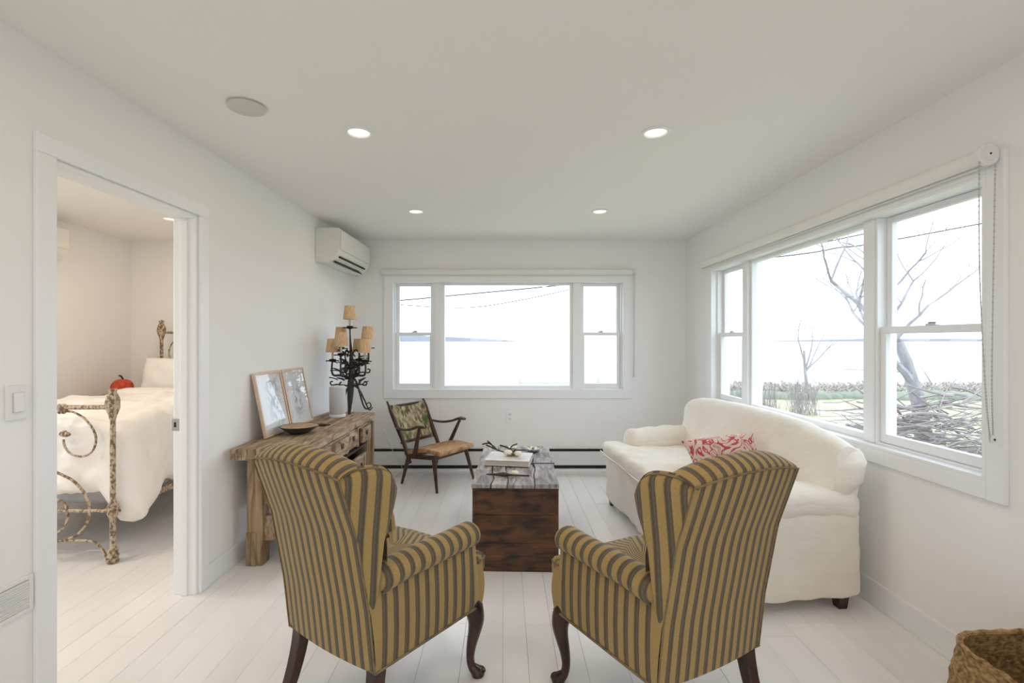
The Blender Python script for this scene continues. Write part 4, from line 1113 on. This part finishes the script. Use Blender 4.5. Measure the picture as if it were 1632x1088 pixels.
# dry leaf
x, y, _ = LWP(.285, 3.55, 0)
q = MB(); rows = []
for i in range(9):
    u = i/8; w = .020*math.sin(PI*u)**.7+.001; rows.append([(-w, .10*u-.05, .004+.010*math.sin(PI*u*1.3)+.006), (0, .10*u-.05, .004+.006*math.sin(PI*u)), (w, .10*u-.05, .010+.008*math.sin(PI*u))])
q.grid(rows); q.ball((.0, .0, .008), (.018, .028, .008), 10, 6); o = q.build('dark_leaf', M['twig'], smooth=70); o.location = (x, y, BH+.001); o.rotation_euler = (0, 0, -1.0); tag(o, 'small dark curled leaf on the workbench beyond the bowl', 'leaf')
m_ = o.modifiers.new('s', 'SOLIDIFY'); m_.thickness = .002
# speaker
x, y = -1.381, 3.97
t = thing('speaker', 'pale grey cylindrical speaker on the workbench', 'speaker', (x, y, BH+.001))
q = MB(); q.lathe([(.060, 0), (.066, .004), (.066, .022), (.062, .026)], seg=32, sy=.9); q.build('base', M['plastic'], t, smooth=40)
q = MB(); q.lathe([(.062, .026), (.064, .030), (.066, .24), (.062, .252)], seg=32, sy=.9); q.build('grille', M['speaker'], t, smooth=40)
q = MB(); q.lathe([(.062, .252), (.058, .257), (.002, .257)], seg=32, sy=.9); q.build('top_cap', M['plastic'], t, smooth=40)

# candelabra lamp
LX, LY = -1.335, 4.145
t = thing('candelabra_lamp', 'black wrought iron candelabra lamp with seven raffia shades on workbench', 'lamp', (LX, LY, BH+.001))
I = M['iron']; s0 = 4.145/768
def lp(px, py, dy=0): return Vector(((px-556)*s0, dy, CZ-(py-543)*s0-BH))
q = MB(); q.tube(smooth_path([(0.0, -.02, .0), (.004, -.01, .10), (.006, 0, .22), (.012, 0, .36), (.012, 0, .50), (.004, 0, .62), (0, 0, .745)], 4), [.012, .013, .015, .017, .020, .023, .025, .027, .028, .028, .026, .024, .022, .021, .019, .018, .015, .012, .011, .010, .008, .007, .006, .006, .006][:25], 10)
q.build('stem', I, t, smooth=60)
for pth in ([lp(558, 600), lp(566, 608), lp(574, 630, -.02), lp(580, 645, -.04), lp(586, 650, -.06), lp(593, 646, -.07), lp(591, 640, -.07), lp(586, 642, -.07)],
            [lp(556, 615), lp(548, 622, .05), lp(540, 640, .10), lp(536, 655, .12), lp(530, 656, .13), lp(530, 648, .13)],
            [lp(557, 612), lp(566, 620, .06), lp(574, 640, .10), lp(580, 656, .12), lp(586, 652, .12)]):
    q = MB(); p = smooth_path(pth, 5); q.tube(p, [.010-.006*k/len(p) for k in range(len(p))], 8); q.build('foot_scroll', I, t, smooth=60)
shades = [(0, 0, 1.545, .0), (-.105, .085, 1.365, 0), (-.035, -.12, 1.315, 0), (.138, .055, 1.370, 0), (-.138, -.03, 1.262, 0), (.045, .11, 1.262, 0), (.142, -.045, 1.258, 0)]
def leaf(q, c, d, L, w):
    d = Vector(d).normalized(); s_ = d.cross(Vector((0, 0, 1))); s_ = s_.normalized() if s_.length > .1 else Vector((1, 0, 0)); up = s_.cross(d)
    rows = []
    for i in range(7):
        u = i/6; ww = w*math.sin(PI*min(u*.92+.04, 1))**.8*(1+.25*math.sin(u*17)); p = Vector(c)+d*L*u-up*.02*u*u
        rows.append([p-s_*ww+up*.006, p, p+s_*ww+up*.006])
    q.grid(rows); q.grid([[v+Vector((0, 0, -.003)) for v in r] for r in rows], flip=True)
for i, (dx, dy, z, _) in enumerate(shades):
    z -= BH
    q = MB()
    if i:
        r = math.hypot(dx, dy); ux, uy = dx/r, dy/r
        z_s = .30+.10*(z > .6); 
        pth = [(.008, 0, z_s), (ux*r*.5, uy*r*.5, z_s+.03), (ux*r*.95, uy*r*.95, z_s+.035), (ux*r*1.05, uy*r*1.05, z_s+.09), (dx, dy, z-.085)]
        q.tube(smooth_path(pth, 6), [.0115-.005*k/24 for k in range(25)], 8)
        pth = [(ux*r*.30, uy*r*.30, z_s+.02), (ux*r*.55, uy*r*.55, z_s+.10), (ux*r*.35, uy*r*.35, z_s+.15), (ux*r*.18, uy*r*.18, z_s+.12), (ux*r*.30, uy*r*.30, z_s+.09)]
        q.tube(smooth_path(pth, 5), .0065, 6)
        pth = [(ux*r*.2, uy*r*.2, z_s-.06), (ux*r*.7, uy*r*.7, z_s-.045), (ux*r*1.05, uy*r*1.05, z_s-.05), (ux*r*1.12, uy*r*1.12, z_s-.025), (ux*r*.98, uy*r*.98, z_s-.018)]
        q.tube(smooth_path(pth, 5), .0065, 6)
    q.build('branch', I, t, smooth=60) if i else None
    q = MB(); q.lathe([(.006, -.095), (.026, -.080), (.030, -.072), (.008, -.068)], (dx, dy, z), 14)
    for k in range(6):
        a = 2*PI*k/6+i; leaf(q, (dx+.008*math.cos(a), dy+.008*math.sin(a), z-.095), (math.cos(a), math.sin(a), .55), .052, .018)
    q.build('drip_cup', I, t, smooth=60)
    q = MB(); q.lathe([(.009, -.070), (.009, .0)], (dx, dy, z), 12); q.build('candle_sleeve', M['sleeve'], t, smooth=40)
    q = MB(); pr = [(.058, -.012), (.056, -.004), (.043, .100), (.041, .104), (.039, .100), (.053, -.006)]
    seg = 24; p = [(r_*math.cos(2*PI*k/seg)+dx, r_*math.sin(2*PI*k/seg)+dy, zz_+z) for r_, zz_ in pr for k in range(seg)]
    q.add(p, [(a*seg+k, a*seg+(k+1) % seg, ((a+1) % 6)*seg+(k+1) % seg, ((a+1) % 6)*seg+k) for a in range(6) for k in range(seg)])
    q.build('lamp_shade', M['shade'], t, smooth=50)
rn = random.Random(2)
for k in range(26):
    a = 2*PI*k/16*2.4; z = .25+.011*k; r = .02+.09*rn.random(); q = MB()
    leaf(q, (r*math.cos(a), r*math.sin(a), z), (math.cos(a), math.sin(a), rn.uniform(.2, 1.1)), rn.uniform(.06, .09), rn.uniform(.020, .030)); q.build('leaf', I, t, smooth=60)
# cord from the bench
q = MB(); q.tube(smooth_path([(-1.12, 4.33, .60), (-1.085, 4.55, .36), (-1.09, 4.80, .20), (-1.07, 4.92, .10), (-1.06, 4.95, .012), (-1.10, 4.7, .006)], 6), .003, 6)
tag(q.build('power_cord', M['plastic2'], smooth=80), 'thin pale cord hanging from the far end of the workbench', 'cord')

# ------------------------------------------------------------------ basket
t = thing('woven_basket', 'tall brown woven grass basket by the side wall', 'basket', (1.575, 1.315, 0))
def ring(R, z, n=48, e=3.4, wav=0):
    out = []
    for k in range(n):
        a = 2*PI*k/n; c, s_ = math.cos(a), math.sin(a); rr = (abs(c)**e+abs(s_)**e)**(-1/e)*R
        out.append((rr*c, rr*s_, z+wav*math.sin(a*2+1)))
    return out
q = MB(); rows = []
for k in range(24):
    u = k/23; R = .215+.035*math.sin(PI*(u*.8+.1))-.012*u; ee = 2.4+1.0*u
    rows.append([(x, y, z) for x, y, z in ring(R+(.0022 if k % 2 else 0), .005+.425*u, e=ee, wav=.006*u)])
inner = []
for k in range(24):
    u = 1-k/23; R = .215+.035*math.sin(PI*(u*.8+.1))-.012*u-.009
    inner.append([(x, y, z) for x, y, z in ring(R+(.0022 if k % 2 else 0), .020+.41*u, e=2.4+u, wav=.006*u)])
q.grid(rows+inner, closed=True); q.add(rows[0], [tuple(range(48))[::-1]]); q.add(inner[-1], [tuple(range(48))])
q.build('basket_body', M['basket'], t, smooth=60)
q = MB(); p = ring(.2145, .431, e=3.4, wav=.006); p = [(x+.002*(-1)**i, y, z+.002*(-1)**i) for i, (x, y, z) in enumerate(p)]; p.append(p[0]); q.tube(p, .0065, 8); q.build('rim', M['basket'], t, smooth=60)
for z in (.33, .16):
    u = (z-.005)/.425; q = MB(); p = ring(.216+.035*math.sin(PI*(u*.8+.1))-.012*u, z, e=2.4+u, wav=.006*u); p.append(p[0]); q.tube(p, .004, 6); q.build('coil', M['basket'], t, smooth=60)

# ------------------------------------------------------------------ bedroom
YFt = 2.93; BX1 = -2.385; BW = 1.08; BX0 = BX1-BW; YHd = 4.86
t = thing('iron_bed', 'single iron bed with chipped cream and rust paint in the bedroom', 'bed', (0, 0, 0))
BI = M['bediron']
def bp(px, py): return Vector(((px-VX)/FP*YFt, YFt, CZ-(py-VY)/FP*YFt))
def mir(p): return Vector((2*(BX1-BW/2)-p[0], p[1], p[2]))
def post(x, y, ztop, zr, nm='post'):
    q = MB(); q.lathe([(.020, 0), (.030, .004), (.032, .018), (.024, .030), (.034, .042), (.024, .060), (.028, .075), (.017, .095), (.016, .26), (.022, .28), (.030, .30), (.030, .345), (.022, .36), (.015, .38), (.015, zr-.10), (.022, zr-.07), (.036, zr-.03), (.038, zr+.02), (.028, zr+.055), (.018, zr+.07), (.026, zr+.09), (.016, ztop-.01), (.003, ztop)], (x, y, 0), 14)
    for k in range(5):
        a = 2*PI*k/5; q.ball((x+.022*math.cos(a), y+.022*math.sin(a), .03), (.012, .012, .020), 8, 6); q.ball((x+.026*math.cos(a), y+.026*math.sin(a), .322), (.010, .010, .022), 8, 6)
        q.ball((x+.030*math.cos(a), y+.030*math.sin(a), zr), (.010, .010, .030), 8, 6)
    q.build(nm, BI, t, smooth=60)
for x in (BX0, BX1): post(x, YFt, 1.06, .965)
for x in (BX0, BX1): post(x, YHd, 1.56, 1.455)
curves = [([bp(103, 655), bp(118, 657), bp(135, 667), bp(149, 685), bp(153, 702), bp(147, 719), bp(132, 727), bp(115, 724), bp(104, 713), bp(101, 700)], .0065),
          ([bp(84, 750), bp(100, 757), bp(118, 767), bp(134, 785), bp(143, 808), bp(139, 832), bp(124, 851), bp(104, 860), bp(86, 862)], .008),
          ([bp(84, 796), bp(98, 798), bp(106, 808), bp(108, 823), bp(103, 838), bp(90, 850)], .008),
          ([bp(70, 861), bp(95, 861), bp(125, 861), bp(145, 862), bp(158, 869), bp(166, 880), bp(170, 888)], .008)]
for mirror in (False, True):
    for pts, r in curves:
        q = MB(); p = [mir(v) for v in pts] if mirror else pts; q.tube(smooth_path(p, 5), r, 8); q.build('scroll', BI, t, smooth=60)
    c = bp(100, 651); c = mir(c) if mirror else c
    q = MB(); q.ball(c, (.030, .022, .030), 12, 8)
    for k in range(6): q.ball(c+Vector((.024*math.cos(k*PI/3), -.006, .024*math.sin(k*PI/3))), (.011, .014, .011), 8, 6)
    q.build('rosette', BI, t, smooth=60)
    c = bp(104, 692); c = mir(c) if mirror else c
    q = MB(); q.ball(c, (.034, .014, .016), 12, 8)
    for k in (-1, 0, 1): q.ball(c+Vector((.018*k, -.004, .012-.008*abs(k))), (.014, .012, .014), 8, 6)
    q.build('cast_leaf', BI, t, smooth=60)
q = MB(); q.tube([(BX0, YFt, .94), (BX1, YFt, .945)], .014, 10); q.build('rail', BI, t, smooth=60)
q = MB(); q.tube([(BX0, YFt, .315), (BX1, YFt, .315)], .011, 10); q.build('rail', BI, t, smooth=60)
q = MB(); q.tube([(BX0, YHd, 1.43), (BX1, YHd, 1.43)], .012, 10); q.build('rail', BI, t, smooth=60)
q = MB(); q.tube([(BX0, YHd, .32), (BX1, YHd, .32)], .011, 10); q.build('rail', BI, t, smooth=60)
for x in (BX0, BX1):
    q = MB(); q.bar((x, YFt, .315), (x, YHd, .315), .03, .04); q.build('side_rail', BI, t, bevel=.003)
for sg in (0, 1):
    def hx(v): return BX0+v if not sg else BX1-v
    q = MB(); q.tube(smooth_path([(hx(.30), YHd, 1.42), (hx(.14), YHd, 1.36), (hx(.075), YHd, 1.24), (hx(.12), YHd, 1.12), (hx(.24), YHd, 1.09), (hx(.33), YHd, 1.17)], 6), .007, 8); q.build('scroll', BI, t, smooth=60)
q = MB(); q.rbox((BX0+.02, YFt+.06, .335), (BX1-.01, YHd-.04, .50), .03, n=14); q.build('box_spring', M['mattress'], t, smooth=60)
q = MB(); q.rbox((BX0+.02, YFt+.06, .50), (BX1-.01, YHd-.04, .74), .05, n=14); tag(q.build('mattress', M['linen'], smooth=60), 'mattress under the white duvet on the iron bed', 'mattress')
def duv(p):
    zc = p.z; u = max(0, min(1, (.80-zc)/.42))
    if p.x > BX1-.12:       # right side drop with folds
        p.x += .022*u*math.sin(p.y*17+2*math.sin(p.y*5))+.03*u
        p.z -= u*.21*math.exp(-((p.y-3.08)/.17)**2)
        p.x += u*.05*math.exp(-((p.y-3.12)/.22)**2)
        p.z += u*.05*math.sin(p.y*6.5)
    if p.y < YFt+.15:
        p.y += .010*u*math.sin(p.x*24); p.z += u*.012*math.sin(p.x*9)
    if p.z > .8: p.z += .025*noise.fractal(Vector((p.x*3, p.y*2.2, 2)), .6, 2, 3)+.02*math.sin((p.y-3)*1.6)
    return p
q = MB(); q.rbox((BX0-.02, YFt+.035, .37), (BX1+.045, YHd-.55, .875), (.10, .09, .10), n=60, amp=.016, freq=5, seed=5, fn=duv)
tag(q.build('duvet', M['linen'], smooth=70), 'white rumpled duvet draped over the iron bed', 'duvet')
q = MB(); q.rbox((BX0+.0, YHd-.66, .855), (BX1+.03, YHd-.42, .925), (.06, .08, .034), n=24, amp=.010, freq=6, seed=6)
tag(q.build('folded_sheet', M['linen'], smooth=70), 'folded back band of white sheet across the head of the bed', 'sheet')
o = pillow_mb(.62, .40, .20, amp=.02).build('bed_pillow', M['linen'], smooth=60, weld=True)
o.location = (-3.20, 4.66, 1.00); o.rotation_euler = (math.radians(-14), 0, 0); tag(o, 'white pillow propped against the iron headboard', 'pillow')
q = MB(); q.rbox((BX0+.02, YHd-.46, .735), (BX1-.02, YHd-.05, .80), .03, n=12); tag(q.build('bed_sheet', M['linen'], smooth=60), 'white sheet over the mattress beneath the pillow', 'sheet')
# nightstand
t = thing('nightstand', 'brown wooden nightstand between bed and bedroom wall', 'nightstand', (-3.71, 4.62, 0))
q = MB(); q.box(-.20, -.24, .80, .20, .22, .825); q.build('tabletop', M['wood_old'], t, bevel=.004)
for sx in (-.18, .155):
    for sy in (-.22, .175):
        q = MB(); q.box(sx, sy, 0, sx+.03, sy+.03, .80); q.build('leg', M['wood_old_z'], t, bevel=.003)
q = MB(); q.box(-.17, -.21, .66, .17, .19, .80); q.build('drawer', M['wood_old'], t, bevel=.003)
t = thing('red_pumpkin', 'orange red ribbed pumpkin on the nightstand', 'pumpkin', (-3.655, 4.60, .826))
q = MB(); rows = []
for i in range(17):
    a = PI*(i/16-.5); row = []
    for k in range(48):
        b = 2*PI*k/48; rr = .088*math.cos(a)**.8*(1+.07*abs(math.cos(4*b))-.04) if 0 < i < 16 else .012
        row.append((rr*math.cos(b), rr*math.sin(b), .078+.078*math.sin(a)))
    rows.append(row)
q.grid(rows, closed=True); q.build('flesh', M['red'], t, smooth=70)
q = MB(); q.tube(smooth_path([(0, 0, .135), (.004, 0, .16), (-.012, 0, .185), (-.03, 0, .19)], 4), [.012, .011, .010, .009, .009, .008, .008, .008, .008, .008, .008, .008, .008], 8); q.build('stem', M['twig'], t, smooth=60)
